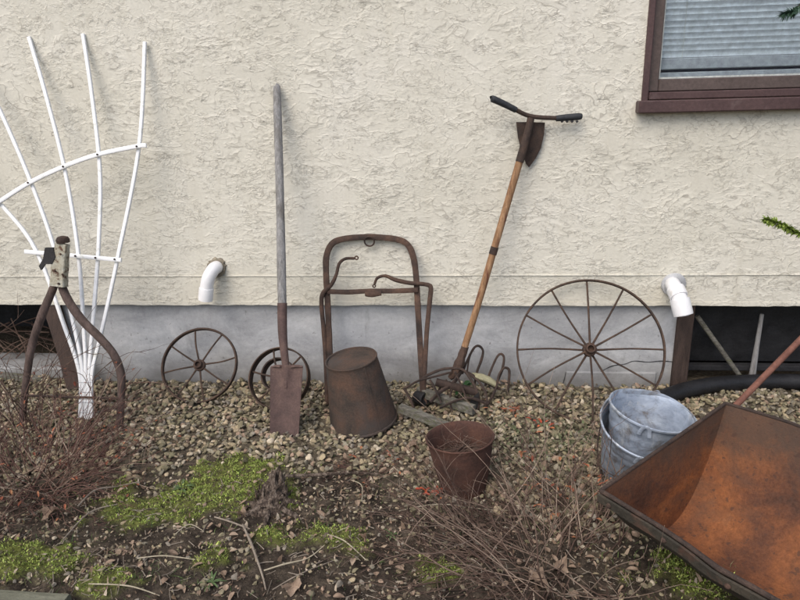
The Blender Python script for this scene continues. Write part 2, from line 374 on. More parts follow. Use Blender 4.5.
def box(mb, a, b, mtx=None, e=.0):
    (x0, y0, z0), (x1, y1, z1) = a, b
    if x0 > x1: x0, x1 = x1, x0
    if y0 > y1: y0, y1 = y1, y0
    if z0 > z1: z0, z1 = z1, z0
    m = mtx or Matrix.Identity(4)
    if e <= 0:
        V = [(x, y, z) for x in (x0, x1) for y in (y0, y1) for z in (z0, z1)]
        Fc = [(0, 1, 3, 2), (4, 6, 7, 5), (0, 4, 5, 1), (2, 3, 7, 6), (0, 2, 6, 4), (1, 5, 7, 3)]
        return mb.add([m @ Vector(v) for v in V], Fc)
    V = []; X = (x0, x1); Yv = (y0, y1); Z = (z0, z1); idx = {}
    for i in (0, 1):
        for j in (0, 1):
            for k in (0, 1):
                for ax in range(3):
                    q = [X[i], Yv[j], Z[k]]
                    for a2, s in ((0, i), (1, j), (2, k)):
                        if a2 != ax: q[a2] += e * (1 if s == 0 else -1)
                    idx[(i, j, k, ax)] = len(V); V.append(m @ Vector(q))
    Fc = []
    for s in (0, 1):
        Fc.append([idx[(s, j, k, 0)] for j, k in ((0, 0), (1, 0), (1, 1), (0, 1))][::(1 if s else -1)])
        Fc.append([idx[(i, s, k, 1)] for i, k in ((0, 0), (0, 1), (1, 1), (1, 0))][::(1 if s else -1)])
        Fc.append([idx[(i, j, s, 2)] for i, j in ((0, 0), (1, 0), (1, 1), (0, 1))][::(1 if s else -1)])
    for i in (0, 1):
        for j in (0, 1): Fc.append((idx[(i, j, 0, 0)], idx[(i, j, 1, 0)], idx[(i, j, 1, 1)], idx[(i, j, 0, 1)]))
        for k in (0, 1): Fc.append((idx[(i, 0, k, 0)], idx[(i, 1, k, 0)], idx[(i, 1, k, 2)], idx[(i, 0, k, 2)]))
        for k in (0, 1): Fc.append((idx[(0, i, k, 1)], idx[(1, i, k, 1)], idx[(1, i, k, 2)], idx[(0, i, k, 2)]))
    for i in (0, 1):
        for j in (0, 1):
            for k in (0, 1): Fc.append((idx[(i, j, k, 0)], idx[(i, j, k, 1)], idx[(i, j, k, 2)]))
    me = bpy.data.meshes.new('t')                                        # make the winding consistent
    import bmesh
    me.from_pydata(V, [], Fc); bm = bmesh.new(); bm.from_mesh(me); bmesh.ops.recalc_face_normals(bm, faces=bm.faces)
    V = [v.co.copy() for v in bm.verts]; Fc = [tuple(v.index for v in f.verts) for f in bm.faces]; bm.free(); bpy.data.meshes.remove(me)
    return mb.add(V, Fc)

# ------------------------------------------------------------------ ground
def axis(lo, hi, step, far):
    mid = list(np.arange(lo, hi + 1e-6, step)); out = []; d = step
    a = lo
    while a > -far: d *= 1.35; a -= d; out.append(a)
    out = out[::-1] + mid; d = step; a = hi
    while a < far: d *= 1.35; a += d; out.append(a)
    return np.array(out)
gx = axis(-2.6, 2.2, .012, 60); gy = axis(-1.9, .12, .012, 60)
GX, GY = np.meshgrid(gx, gy, indexing='ij'); GZ = ground_h(GX.ravel(), GY.ravel())
V = np.stack([GX.ravel(), GY.ravel(), GZ], 1); nx, ny = len(gx), len(gy)
I = (np.arange(nx - 1)[:, None] * ny + np.arange(ny - 1)[None, :]).ravel()
Q = np.stack([I, I + ny, I + ny + 1, I + 1], 1)
def np_mesh(name, V, Fq, mat, tint=None, attr='tint', smooth=True):
    me = bpy.data.meshes.new(name); k = Fq.shape[1]
    me.vertices.add(len(V)); me.vertices.foreach_set('co', V.astype(np.float32).ravel())
    me.loops.add(Fq.size); me.loops.foreach_set('vertex_index', Fq.astype(np.int32).ravel())
    me.polygons.add(len(Fq)); me.polygons.foreach_set('loop_start', np.arange(0, Fq.size, k, dtype=np.int32))
    me.polygons.foreach_set('loop_total', np.full(len(Fq), k, np.int32))
    me.polygons.foreach_set('use_smooth', np.full(len(Fq), smooth)); me.update(calc_edges=True); me.validate()
    if tint is not None:
        at = me.color_attributes.new(attr, 'FLOAT_COLOR', 'POINT')
        at.data.foreach_set('color', np.concatenate([tint, np.ones((len(tint), 1))], 1).astype(np.float32).ravel())
    me.materials.append(mat); ob = bpy.data.objects.new(name, me); COL.objects.link(ob); return ob
mz = mosszones(GX.ravel(), GY.ravel())
tag(np_mesh('ground', V, Q, M['ground'], np.stack([mz, gravelden(GX.ravel(), GY.ravel()), mz * 0], 1), 'moss'), kind='structure')

# ------------------------------------------------------------------ the house wall
ZB = .395                                                     # bottom of the stucco
house = thing('house', 'house wall of cream trowelled stucco above a grey concrete foundation', 'house', (0, 0, 0))
wl = onY(641, 100, 0).x; XW0 = wl; XW1 = wl + 1.5             # window opening
zs = onY(720, 98, 0).z; ZW1 = zs + 1.15
mb = MB()
TH = .10                                                      # stucco sheet thickness
def slab(x0, x1, z0, z1): box(mb, (x0, 0, z0), (x1, TH, z1))
# one continuous front face round the window hole, plus the returns
xs = [-7, XW0 + .02, XW1, 7]; zz = [ZB, zs, ZW1, 3.2]
def ring(xs, zz, y0, y1):
    v = []; f = []
    for y in (y0, y1):
        for x in xs:
            for z in zz: v.append((x, y, z))
    def id_(s, i, j): return s * 16 + i * 4 + j
    for i in range(3):
        for j in range(3):
            if (i, j) == (1, 1): continue
            f.append((id_(0, i, j), id_(0, i + 1, j), id_(0, i + 1, j + 1), id_(0, i, j + 1)))
            f.append((id_(1, i, j), id_(1, i, j + 1), id_(1, i + 1, j + 1), id_(1, i + 1, j)))
    for i in range(3):
        f.append((id_(0, i, 0), id_(1, i, 0), id_(1, i + 1, 0), id_(0, i + 1, 0)))
        f.append((id_(0, i, 3), id_(0, i + 1, 3), id_(1, i + 1, 3), id_(1, i, 3)))
        f.append((id_(0, 0, i), id_(0, 0, i + 1), id_(1, 0, i + 1), id_(1, 0, i)))
        f.append((id_(0, 3, i), id_(1, 3, i), id_(1, 3, i + 1), id_(0, 3, i + 1)))
    f.append((id_(0, 1, 1), id_(0, 2, 1), id_(1, 2, 1), id_(1, 1, 1)))
    f.append((id_(0, 1, 2), id_(1, 1, 2), id_(1, 2, 2), id_(0, 2, 2)))
    f.append((id_(0, 1, 1), id_(1, 1, 1), id_(1, 1, 2), id_(0, 1, 2)))
    f.append((id_(0, 2, 1), id_(0, 2, 2), id_(1, 2, 2), id_(1, 2, 1)))
    return v, f
mb.add(*ring(xs, zz, 0, TH))
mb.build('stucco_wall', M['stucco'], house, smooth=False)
# ragged drip edge under the stucco
mb = MB(); k = 460; X = np.linspace(-2.6, 2.1, k); V = []; Fc = []
for i, x in enumerate(X):
    dz = (float(fbm(x * 14, 3.3, 8)) - .5) * .012 - .004
    V += [(x, -.003 + (float(vnoise(x * 40, 1, 3)) - .5) * .002, ZB + .012), (x, -.003, ZB + dz), (x, .034, ZB + dz + .002), (x, .034, ZB + .012)]
for i in range(k - 1):
    for j in range(4): Fc.append((i * 4 + j, i * 4 + (j + 1) % 4, i * 4 + 4 + (j + 1) % 4, i * 4 + 4 + j))
mb.add(V, Fc); mb.build('drip_edge', M['stucco'], house)
# casing bead line
zc = onY(400, 275.5, 0).z
mb = MB(); V = []; Fc = []
for i, x in enumerate(X):
    t = .0035 + (float(vnoise(x * 9, 5, 3)) - .5) * .003; yy = -.004 - (float(vnoise(x * 13, 2, 6)) - .4) * .004
    V += [(x, .004, zc - t), (x, yy, zc - t * .5), (x, yy, zc + t * .5), (x, .004, zc + t)]
for i in range(k - 1):
    for j in range(4): Fc.append((i * 4 + j, i * 4 + (j + 1) % 4, i * 4 + 4 + (j + 1) % 4, i * 4 + 4 + j))
mb.add(V, Fc); mb.build('casing_bead', M['stucco'], house)
# foundation with two basement openings
YF = .032
xl = onY(58, 350, YF).x; xr = onY(676, 350, YF).x
mb = MB()
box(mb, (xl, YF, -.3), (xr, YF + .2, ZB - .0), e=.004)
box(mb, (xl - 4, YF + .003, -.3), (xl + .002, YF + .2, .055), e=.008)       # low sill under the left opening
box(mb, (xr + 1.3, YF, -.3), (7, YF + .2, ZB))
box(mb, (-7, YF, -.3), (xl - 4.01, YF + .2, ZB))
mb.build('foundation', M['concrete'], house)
# openings: box recess behind
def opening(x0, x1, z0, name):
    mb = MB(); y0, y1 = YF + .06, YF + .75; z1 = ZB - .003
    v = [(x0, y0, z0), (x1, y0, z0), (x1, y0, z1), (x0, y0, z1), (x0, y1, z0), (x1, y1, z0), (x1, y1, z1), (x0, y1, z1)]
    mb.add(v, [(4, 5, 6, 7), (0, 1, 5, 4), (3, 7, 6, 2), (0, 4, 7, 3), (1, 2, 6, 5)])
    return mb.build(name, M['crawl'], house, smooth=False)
bl = opening(xl - 4, xl + .03, -.02, 'basement_window_recess'); tag(bl, 'dark basement opening at the left')
br = opening(xr - .01, xr + 1.31, -.02, 'basement_window_recess'); tag(br, 'dark basement opening at the right')
# brown timber post beside the right opening
mb = MB(); a = onY(676, 350, 0).x; b_ = onY(692, 350, 0).x
box(mb, (a, .012, -.05), (b_, .14, ZB - .006), e=.004); mb.build('timber_jamb', M['darkwood'], house)
mb = MB(); box(mb, (b_ + .002, .10, .05), (xr + 1.3, .14, .075), e=.003); mb.build('window_rail', M['crawl'], house)
# pane of the right basement window
mb = MB(); box(mb, (b_ + .002, .146, .08), (xr + 1.3, .15, ZB - .01)); mb.build('basement_pane', M['hose'], house)
# crack and mortar patch on the foundation
mb = MB(); cr_pts = [(600, 372), (612, 366), (625, 364), (634, 361), (648, 362), (662, 361), (675, 362)]
sweep(mb, [onY(x, y, YF - .0005) for x, y in cr_pts], .0022, n=5, wob=.5)
sweep(mb, [onY(x, y, YF - .0005) for x, y in [(566, 372), (564, 380), (561, 390)]], .002, n=5, wob=.5)
sweep(mb, [onY(x, y, YF - .0005) for x, y in [(652, 378), (650, 390)]], .002, n=5, wob=.5)
mb.build('crack', M['crack'], house)
mb = MB(); a = onY(566, 371, YF); b2 = onY(654, 392, YF)
box(mb, (a.x, YF - .010, -.1), (b2.x, YF + .01, a.z), e=.004); mb.build('foundation_patch', M['concrete'], house)
# window (upper right)
win = MB(); zt = ZW1
box(win, (XW0, -.012, zs - .01), (XW0 + .024, TH + .05, zt), e=.003)             # outer casing, left
box(win, (XW1 - .03, -.012, zs - .01), (XW1, TH + .05, zt), e=.003)
box(win, (XW0 + .025, -.012, zt - .03), (XW1 - .031, TH + .05, zt), e=.003)
window = win.build('window', M['frame'], house)
mb = MB(); box(mb, (XW0 - .018, -.05, zs - .048), (XW1 + .02, TH, zs - .002), e=.004); mb.build('sill', M['frame'], window)
mb = MB(); box(mb, (XW0 + .025, -.022, zs), (XW1 - .031, TH, zs + .028), e=.003); mb.build('sill_top', M['frame'], window)
mb = MB()
z2 = zs + .030
box(mb, (XW0 + .026, .018, z2), (XW0 + .066, .07, zt - .032), e=.003)
box(mb, (XW0 + .067, .018, z2), (XW1 - .086, .07, z2 + .045), e=.003)
box(mb, (XW1 - .085, .018, z2), (XW1 - .032, .07, zt - .032), e=.003)
box(mb, (XW0 + .067, .018, zt - .09), (XW1 - .086, .07, zt - .032), e=.003)
mb.build('sash', M['frame_brown'], window)
mb = MB(); z3 = z2 + .046
box(mb, (XW0 + .067, .030, z3), (XW0 + .072, .06, zt - .09)); box(mb, (XW0 + .0725, .030, z3), (XW1 - .09, .06, z3 + .006)); mb.build('seal', M['seal'], window)
mb = MB(); box(mb, (XW0 + .069, .048, z3 + .002), (XW1 - .088, .052, zt - .088)); mb.build('pane', M['glass'], window)
mb = MB(); z = z3 + .078
while z < zt - .1:
    v = []; x0, x1 = XW0 + .074, XW1 - .092; nseg = 5
    pts = []
    for q in range(nseg + 1):
        t = q / nseg; yy = .079 - .006 * t + .0035 * math.sin(math.pi * t); zq = z + .0255 * t
        pts.append((yy, zq))
    V = []
    for x in (x0, x1):
        for (yy, zq) in pts: V.append((x, yy + (random.random() - .5) * .0006, zq))
    n6 = nseg + 1
    mb.add(V, [(q, q + 1, n6 + q + 1, n6 + q) for q in range(nseg)]); z += .0215
blind = mb.build('blind', M['slat'], window, sharp=80)
mb = MB(); box(mb, (XW0 + .074, .068, z3 + .034), (XW1 - .092, .092, z3 + .076), e=.003); mb.build('bottom_rail', M['rail'], window)
mb = MB()
for px in (.16, .60, 1.05): sweep(mb, [(XW0 + px, .070, z3 + .045), (XW0 + px, .070, zt - .1)], .0009, n=4, sub=1)
mb.build('ladder_cord', M['seal'], window)
mb = MB(); box(mb, (XW0 + .03, .40, zs - .1), (XW1, .42, zt)); mb.build('room_shade', M['interior'], window, smooth=False)
mb = MB(); box(mb, (XW0 + .034, .072, zs - .02), (XW1 - .034, .398, z3 + .024), e=.003); mb.build('inner_sill', M['rail'], window)

# white drain pipes through the stucco
def pipe(path, r, collar, label, flare=None, patch=None):
    mb = MB(); P = smooth_path(path, 8); sweep(mb, P, r, n=24, sub=1)
    # open mouth: drop the end cap and add an inner wall
    mb.f.pop(); n = 24; last = len(mb.v) - n; T = (P[-1] - P[-2]).normalized(); c = P[-1]
    inner = [c + (Vector(mb.v[last + k]) - c) * .86 for k in range(n)]; deep = [q - T * .05 for q in inner]
    kk = len(mb.v); mb.v += [tuple(q) for q in inner + deep]
    for q in range(n):
        w = (q + 1) % n; mb.f.append((last + q, last + w, kk + w, kk + q)); mb.f.append((kk + q, kk + w, kk + n + w, kk + n + q))
    mb.f.append(tuple(kk + n + q for q in range(n)))
    p = mb.build('drain_pipe', M['pvc'], house); tag(p, label)
    for (i0, i1, rr) in collar:
        a, b2 = P[i0], P[i1]; d = b2 - a; mt = frame_mtx(a, d); L = d.length
        m2 = MB(); lathe(m2, [(r * .9, 0), (rr * .98, 0), (rr, L * .1), (rr, L * .9), (rr * .98, L), (rr * .86, L), (rr * .84, L * .1)], mt, 28); m2.f.pop(); m2.f.pop()
        m2.build('pipe_collar', M['pvc'], p)
    return p
pL = [onY(217, 267, .01), onY(216, 267.5, -.03), onY(213, 270, -.055), onY(208.5, 278, -.072), onY(206.5, 288, -.076), onY(205.5, 300, -.078)]
pipe(pL, .0285, [(32, 40, .0315)], 'white elbow drain pipe at the left')
mb = MB(); c = onY(217, 265, 0)
V = [(c.x, -.012, c.z)]; nseg = 26
for k in range(nseg):
    a = 2 * math.pi * k / nseg; rr = .036 * (1 + .35 * (random.random() - .5)); V.append((c.x + rr * math.cos(a) , -.010, c.z + rr * .8 * math.sin(a)))
for k in range(nseg):
    a = 2 * math.pi * k / nseg; rr = .045 * (1 + .3 * (random.random() - .5)); V.append((c.x + rr * math.cos(a), .004, c.z + rr * .8 * math.sin(a)))
mb.add(V, [(0, 1 + k, 1 + (k + 1) % nseg) for k in range(nseg)] + [(1 + k, 1 + nseg + k, 1 + nseg + (k + 1) % nseg, 1 + (k + 1) % nseg) for k in range(nseg)])
tag(mb.build('mortar_ring', M['lump'], house, smooth=False), 'rough mortar round the left drain pipe')
mb = MB(); lathe(mb, [(.0, 0), (.036, 0), (.040, .004), (.040, .018), (.030, .02)], frame_mtx(onY(217, 268, .0), (0, -1, 0)), 24); mb.build('pipe_sleeve', M['lump'], house)
pR = [onY(672, 283, .01), onY(673, 285, -.04), onY(676, 290, -.075), onY(679, 297, -.10), onY(681, 304, -.115), onY(683.5, 315, -.125)]
pipe(pR, .030, [(14, 24, .036), (26, 40, .0385)], 'white angled drain pipe at the right')
mb = MB(); lathe(mb, [(.0, 0), (.046, 0), (.050, .004), (.048, .014), (.028, .02)], frame_mtx(onY(673, 284, .0), (0, -1, 0)), 24, wob=.04); tag(mb.build('pipe_sleeve', M['concrete'], house), 'grey sleeve round the right drain pipe')

# ------------------------------------------------------------------ trellis
tb = onZ(86, 419)
yb, yt, zt_ = tb.y, -.015, 1.50
def T(px, py, off=0): 
    p = lean(px, py, yb, yt, zt_); return p + Vector((0, -1, .2)) * off
tr = thing('garden_trellis', 'white fan-shaped garden trellis leaning on the stucco at the left', 'trellis', (tb.x, tb.y, 0))
nrm = (0, -1, (yt - yb) / zt_)
slats = [[(92, 420), (92, 375), (101, 335), (117, 262), (139, 148), (145, 42)],
         [(89, 420), (89, 375), (94, 310), (99, 240), (100, 170), (92, 95), (83, 34)],
         [(86, 420), (86, 375), (84, 330), (78, 250), (65, 170), (46, 95), (29, 37)],
         [(83, 420), (83, 375), (75, 330), (55, 250), (31, 182), (0, 110), (-30, 50)],
         [(80, 420), (80, 375), (64, 325), (36, 250), (0, 203), (-50, 150), (-95, 105)]]
for s in slats:
    mb = MB(); sweep(mb, [T(*p) for p in s], .0068, .0062, up=nrm, square=True, sub=8); mb.build('slat', M['trellis'], tr, sharp=50)
mb = MB(); sweep(mb, [T(x, y, .014) for x, y in [(-75, 262), (-40, 228), (0, 203), (32, 183), (66, 167), (100, 155), (138, 147), (148, 146)]], .0085, .005, up=nrm, square=True, sub=8); mb.build('curved_rail', M['trellis'], tr, sharp=50)
mb = MB(); sweep(mb, [T(x, y, .013) for x, y in [(27, 251.5), (75, 255.5), (123, 260)]], .0085, .005, up=nrm, square=True, sub=4); mb.build('cross_rail', M['trellis'], tr, sharp=50)
mb = MB()
for px, py in [(139, 147), (100, 155), (66, 167), (31, 183), (117, 259), (98, 257.5), (78, 255.7), (56, 254)]:
    mb = MB(); lathe(mb, [(.004, 0), (.004, .004), (.002, .006)], frame_mtx(T(px, py, .018), nrm), 8); mb.build('screw', M['dark_rust'], tr)
for k in range(4):
    mb = MB(); sweep(mb, [T(79, 382 + k * 10, .009), T(93, 382 + k * 10, .009)], .0008, n=6, sub=1); mb.build('base_rod', M['rail'], tr)

# ------------------------------------------------------------------ bent-handled implement in front of the trellis
fb = onZ(70, 428); yb2 = fb.y; ytop = yb2 + .10
def A(px, py, off=0): return lean(px, py, yb2, ytop, .6) + Vector((0, -off, 0))
im = thing('old_plough_handles', 'old bent dark handle frame with a flaking cream socket at its top', 'farm tool', (fb.x, fb.y, 0))
mb = MB(); sweep(mb, [A(62, 268), (A(61, 282)), A(68, 300), A(82, 320), A(100, 338), A(114, 355), A(121, 375), A(121, 400), A(119, 436)], [.014, .016, .017, .017, .016, .016, .016, .015, .014], n=12, sub=8, wob=.05); mb.build('bent_handle', M['bentwood'], im)
mb = MB(); sweep(mb, [A(56, 270, -.012), A(52, 288, -.01), A(42, 315), A(32, 345), A(27, 375), A(24, 400), A(22, 430)], [.014, .015, .016, .015, .014, .014, .013], n=12, sub=8, wob=.05, seed=4); mb.build('straight_handle', M['bentwood'], im)
mb = MB(); sweep(mb, [A(23, 394, .012), A(70, 395.5, .014), A(120, 397, .012)], .0055, n=8, sub=6, wob=.1); mb.build('brace_rod', M['dark_rust'], im)
mb = MB()
c0 = A(61, 285, .015); c1 = A(64, 243, .01); sweep(mb, [c0, (c0 + c1) / 2 + Vector((-.002, 0, 0)), c1], [.030, .027, .024], .020, up=(0, -1, 0), square=True, sub=6, wob=.08)
mb.build('socket', M['cast'], im)
mb = MB(); c2 = A(64, 239, .01); lathe(mb, [(.010, -.014), (.024, -.012), (.025, 0), (.019, .010), (.006, .014)], frame_mtx(c2, (0, 0, 1)), 16, wob=.06); mb.build('rusty_cap', M['rust'], im)
mb = MB()
pl = [(50, 246), (58, 246), (60, 255), (57, 262), (50, 262), (46, 268), (44, 264), (48, 257)]
V = [A(x, y, .022) for x, y in pl] + [A(x, y, .034) for x, y in pl]; n = len(pl)
mb.add(V, [tuple(range(n)), tuple(range(2 * n - 1, n - 1, -1))] + [(k, (k + 1) % n, n + (k + 1) % n, n + k) for k in range(n)]); mb.build('broken_flange', M['black'], im, smooth=False)
for (x, y) in [(66, 252), (60, 268), (68, 272), (64, 281)]: mb = MB(); lathe(mb, [(.0045, 0), (.0045, .003), (.002, .005)], frame_mtx(A(x, y, .036), (0, -1, 0)), 8); mb.build('bolt', M['rust'], im)

# dark plank leaning at the corner of the opening
mb = MB(); a = onZ(75, 390); 
sweep(mb, [Vector(onY(76, 388, -.09)), onY(66, 350, -.045), onY(52, 306, .012)], .040, .011, up=(0, -1, .3), square=True, sub=4)
tag(mb.build('plank', M['darkwood']), 'dark brown plank leaning behind the bent handles at the basement opening', 'plank')
# clutter in the left opening
mb = MB(); sweep(mb, [onY(-40, 372, .02), onY(10, 377, .012), onY(48, 381, .01)], .016, .02, up=(0, -1, 0), square=True, sub=4, wob=.06)
tag(mb.build('timber_offcut', M['greyboard']), 'weathered board lying along the foot of the left basement opening', 'board')
mb = MB()
for k in range(26):
    x0 = random.uniform(-15, 52); y0 = random.uniform(325, 368); p = onY(x0, y0, random.uniform(.10, .3)); d = Vector((random.uniform(-.2, .2), random.uniform(-.05, .05), random.uniform(-.08, .08)))
    sweep(mb, [p - d, p + Vector((0, 0, random.uniform(-.02, .02))), p + d], random.uniform(.0015, .006), n=5, sub=3)
tag(mb.build('dead_branches', M['twig']), 'dead branches heaped in the dark left basement opening', 'branches', kind='stuff')

# ------------------------------------------------------------------ iron wheels
def wheel(name, label, bot, r, phi, th, ns, rim_w, rim_t, hub, spoke_r, rot=0, group=None, mat='wheel_iron', dish=0.0, flat=False, split=False):
    up = Matrix.Rotation(phi, 3, 'Z') @ Vector((0, math.sin(th), math.cos(th)))
    nr = Matrix.Rotation(phi, 3, 'Z') @ Vector((0, -math.cos(th), math.sin(th)))
    c = Vector(bot) + up * r; t = thing(name, label, 'wheel', bot, group); mt = frame_mtx(c, nr, up)
    mb = MB(); h = rim_w / 2
    lathe(mb, [(r - rim_t, -h), (r - rim_t * .2, -h), (r, -h * .7), (r, h * .7), (r - rim_t * .2, h), (r - rim_t, h), (r - rim_t * 1.15, h * .5), (r - rim_t * 1.15, -h * .5)], mt, 96, wob=.004, seed=r * 10, closed=True)
    mb.build('rim', M[mat], t)
    for k in range(ns):
        a = rot + 2 * math.pi * k / ns; d = Vector((math.cos(a), math.sin(a), 0)); w = (random.random() - .5) * .012
        sd = Vector((-math.sin(a), math.cos(a), 0)); m = MB()
        p0 = mt @ (d * hub * .7 + Vector((0, 0, dish))); p2 = mt @ (d * (r - rim_t * .9)); p1 = mt @ (d * (hub + r) * .5 + sd * w + Vector((0, 0, dish * .5)))
        if split:
            q = (-1) ** k * hub * .5; p0 = mt @ (d * hub * .7 + Vector((0, 0, q)))
            p1 = mt @ (d * (hub + r) * .5 + sd * w + Vector((0, 0, q * .5)))
        sweep(m, [p0, p1, p2], [spoke_r * 1.15, spoke_r * .95, spoke_r], n=8, sub=5, wob=.08, seed=k); m.build('spoke', M[mat], t)
    m = MB(); hh = hub * .9 + dish
    lathe(m, [(hub * .45, hh * .5), (hub * .45, hh + .004), (hub * .62, hh + .004), (hub * .68, hh), (hub * .72, hh * .5), (hub, hh * .35), (hub * 1.02, -hh * .35), (hub * .7, -hh * .5), (hub * .68, -hh)], mt, 24, wob=.015); m.build('hub', M['rust'], t)
    return t, mt
G2 = 'old iron wheels leaning on the foundation'
b0 = onZ(590, 423); b0.z = gh(b0.x, b0.y) - .002
wheel('spoked_wheel', 'largest thin spoked iron wheel leaning on the wall right of the tined cultivator', b0, .296, R(-4), R(29.5), 12, .020, .007, .028, .0042, R(2), G2, dish=.012, split=True)
b1 = onZ(196, 404); b1.z = gh(b1.x, b1.y)
wheel('spoked_wheel', 'small eight-spoked rusty iron wheel below the left drain pipe', b1, .172, R(3), R(35), 8, .024, .008, .026, .0040, R(12), G2, mat='wheel_iron')
b2 = onZ(275, 408); b2.z = gh(b2.x, b2.y)
t, mt = wheel('spoked_wheel', 'broad-rimmed rusty iron wheel half hidden behind the spade blade', b2, .137, R(-6), R(34), 6, .042, .006, .030, .0045, R(20), G2, mat='wheel_iron')
mb = MB(); m3 = mt @ Matrix.Translation((.02, .02, -.035)); lathe(mb, [(.068, -.02), (.074, -.02), (.076, .02), (.070, .02)], m3, 48, closed=True); mb.build('inner_drum', M['dark_rust'], t)

# ------------------------------------------------------------------ spade
sb = onZ(286, 437); sb.z = gh(sb.x, sb.y)
ybs, yts, zts = sb.y, -.028, 1.31
def S(px, py, off=0): return lean(px, py, ybs, yts, zts) + Vector((0, -off, off * .3))
sp = thing('spade', 'long-handled spade with a grey weathered handle and a rusty square blade', 'spade', tuple(sb))
mb = MB(); sweep(mb, [S(276.3, 86), S(276.8, 89), S(277.5, 110), S(279, 160), S(280.5, 220), S(281.5, 270), S(282.5, 318)], [.010, .0150, .0165, .0165, .0168, .018, .0165], n=18, sub=10, wob=.015); mb.build('handle', M['greywood'], sp)
mb = MB(); sweep(mb, [S(282.2, 303), S(282.5, 330), S(284, 350), S(286, 372, -.005), S(286, 388, -.002)], [.0195, .0185, .016, .014, .006], n=16, sub=8); mb.build('socket', M['blade'], sp)
# blade: dished grid with rolled treads
mb = MB(); nx_, ny_ = 17, 21; V = []
tl, tr_, brr, bll = (271, 366), (303.5, 366), (299, 437), (270.5, 437)
for side in (0, 1):
    for j in range(ny_):
        v = j / (ny_ - 1)
        for i in range(nx_):
            u = i / (nx_ - 1); px = (tl[0] * (1 - u) + tr_[0] * u) * (1 - v) + (bll[0] * (1 - u) + brr[0] * u) * v
            shoulder = 4.5 * max(0, (abs(u - .5) * 2 - .75)) * 4 * max(0, 1 - v * 8) * .5
            py = 365 + 72 * v + shoulder
            off = .016 * (1 - (2 * u - 1) ** 2) * -1 + .010 + (.020 * math.exp(-((u - .5) / .16) ** 2) * max(0, 1 - v * 2.2))
            p = S(px, py, off); p.y += side * .0035; V.append(p)
Fc = []; o2 = nx_ * ny_
for j in range(ny_ - 1):
    for i in range(nx_ - 1):
        a = j * nx_ + i; Fc.append((a, a + nx_, a + nx_ + 1, a + 1)); Fc.append((o2 + a, o2 + a + 1, o2 + a + nx_ + 1, o2 + a + nx_))
rim = [i for i in range(nx_)] + [j * nx_ + nx_ - 1 for j in range(1, ny_)] + [(ny_ - 1) * nx_ + i for i in range(nx_ - 2, -1, -1)] + [j * nx_ for j in range(ny_ - 2, 0, -1)]
for k in range(len(rim)): a, b2_ = rim[k], rim[(k + 1) % len(rim)]; Fc.append((a, b2_, o2 + b2_, o2 + a))
mb.add(V, Fc); bl_ = mb.build('blade', M['blade'], sp, sharp=60)
for (xa, xb) in ((271.5, 281), (291, 303)):
    mb = MB(); sweep(mb, [S(xa, 367, .004), S((xa + xb) / 2, 366, .006), S(xb, 366.5, .008)], .0045, n=8, sub=4); mb.build('foot_tread', M['blade'], sp)

# ------------------------------------------------------------------ iron hoop frame behind the upturned bucket
hb = onZ(424, 408); ybh, yth, zth = hb.y, -.02, onY(370, 237, 0).z
def Hh(px, py, off=0): return lean(px, py, ybh, yth, zth) + Vector((0, -off, off * .3))
hp = thing('iron_hoop_frame', 'rusty arched iron frame with hanging ring leaning behind the upturned bucket', 'farm tool', (onZ(375, 405).x, hb.y, 0))
nh = (0, -1, (yth - ybh) / zth)
mb = MB(); sweep(mb, [Hh(332, 405), Hh(330, 360), Hh(328, 310), Hh(326, 270), Hh(327, 254), Hh(333, 243), Hh(346, 238.5), Hh(370, 237), Hh(395, 239), Hh(407, 244), Hh(413, 256), Hh(416, 275), Hh(418, 310), Hh(421, 360), Hh(424, 404)], .0125, .007, up=nh, square=True, sub=6, wob=.08); mb.build('arch', M['rust'], hp, sharp=50)
mb = MB(); sweep(mb, [Hh(328, 291.5, .012), Hh(350, 292, .014), Hh(370, 291, .014), Hh(395, 291, .014), Hh(418, 290, .012)], .0105, .005, up=nh, square=True, sub=6, wob=.06); mb.build('cross_bar', M['rust'], hp, sharp=50)
mb = MB(); sweep(mb, [Hh(366, 294, .02), Hh(373, 294, .024), Hh(382, 293, .02)], [.010, .014, .010], .006, up=nh, sub=4); mb.build('cross_bar_boss', M['rust'], hp)
mb = MB(); rc = Hh(369.5, 241.5, .004)
ptsr = [rc + Vector((math.cos(a) * .021, -.004 * math.sin(a), math.sin(a) * .021)) for a in [2 * math.pi * k / 20 for k in range(20)]]
sweep(mb, ptsr, .0035, n=8, sub=1, closed=True); mb.build('ring', M['rust'], hp)
mb = MB(); sweep(mb, [Hh(355, 258.5, .012), Hh(346, 259, .016), Hh(340, 264, .018), Hh(337, 275, .018), Hh(332, 285, .018), Hh(324, 293, .014), Hh(322, 304, .01), Hh(324, 330, .006), Hh(326, 365, 0), Hh(327, 404, 0)], [.006, .0062, .007, .0072, .009, .010, .010, .010, .010, .010], .006, up=nh, n=10, sub=6, wob=.06); hk = mb.build('hook_bar', M['rust'], hp)
mb = MB(); rc = Hh(357, 258, .012); sweep(mb, [rc + Vector((math.cos(a) * .007, 0, math.sin(a) * .007)) for a in [2 * math.pi * k / 12 for k in range(12)]], .0032, n=6, sub=1, closed=True); mb.build('eye', M['rust'], hk)
mb = MB(); sweep(mb, [Hh(375, 284, .012), Hh(378, 278, .016), Hh(386, 276, .016), Hh(396, 280, .018), Hh(410, 283, .018), Hh(424, 284, .016)], [.0055, .006, .007, .009, .009, .0085], .006, up=nh, n=10, sub=6, wob=.06)
sweep(mb, [Hh(421, 284, .015), Hh(428, 285, .014), Hh(431, 288, .013), Hh(430, 300, .012), Hh(427, 330, .008), Hh(425, 365, .004), Hh(423, 404)], [.008, .0095, .010, .010, .010, .010, .010], .006, up=nh, n=10, sub=6, wob=.05, seed=3); hk = mb.build('hook_bar', M['rust'], hp)
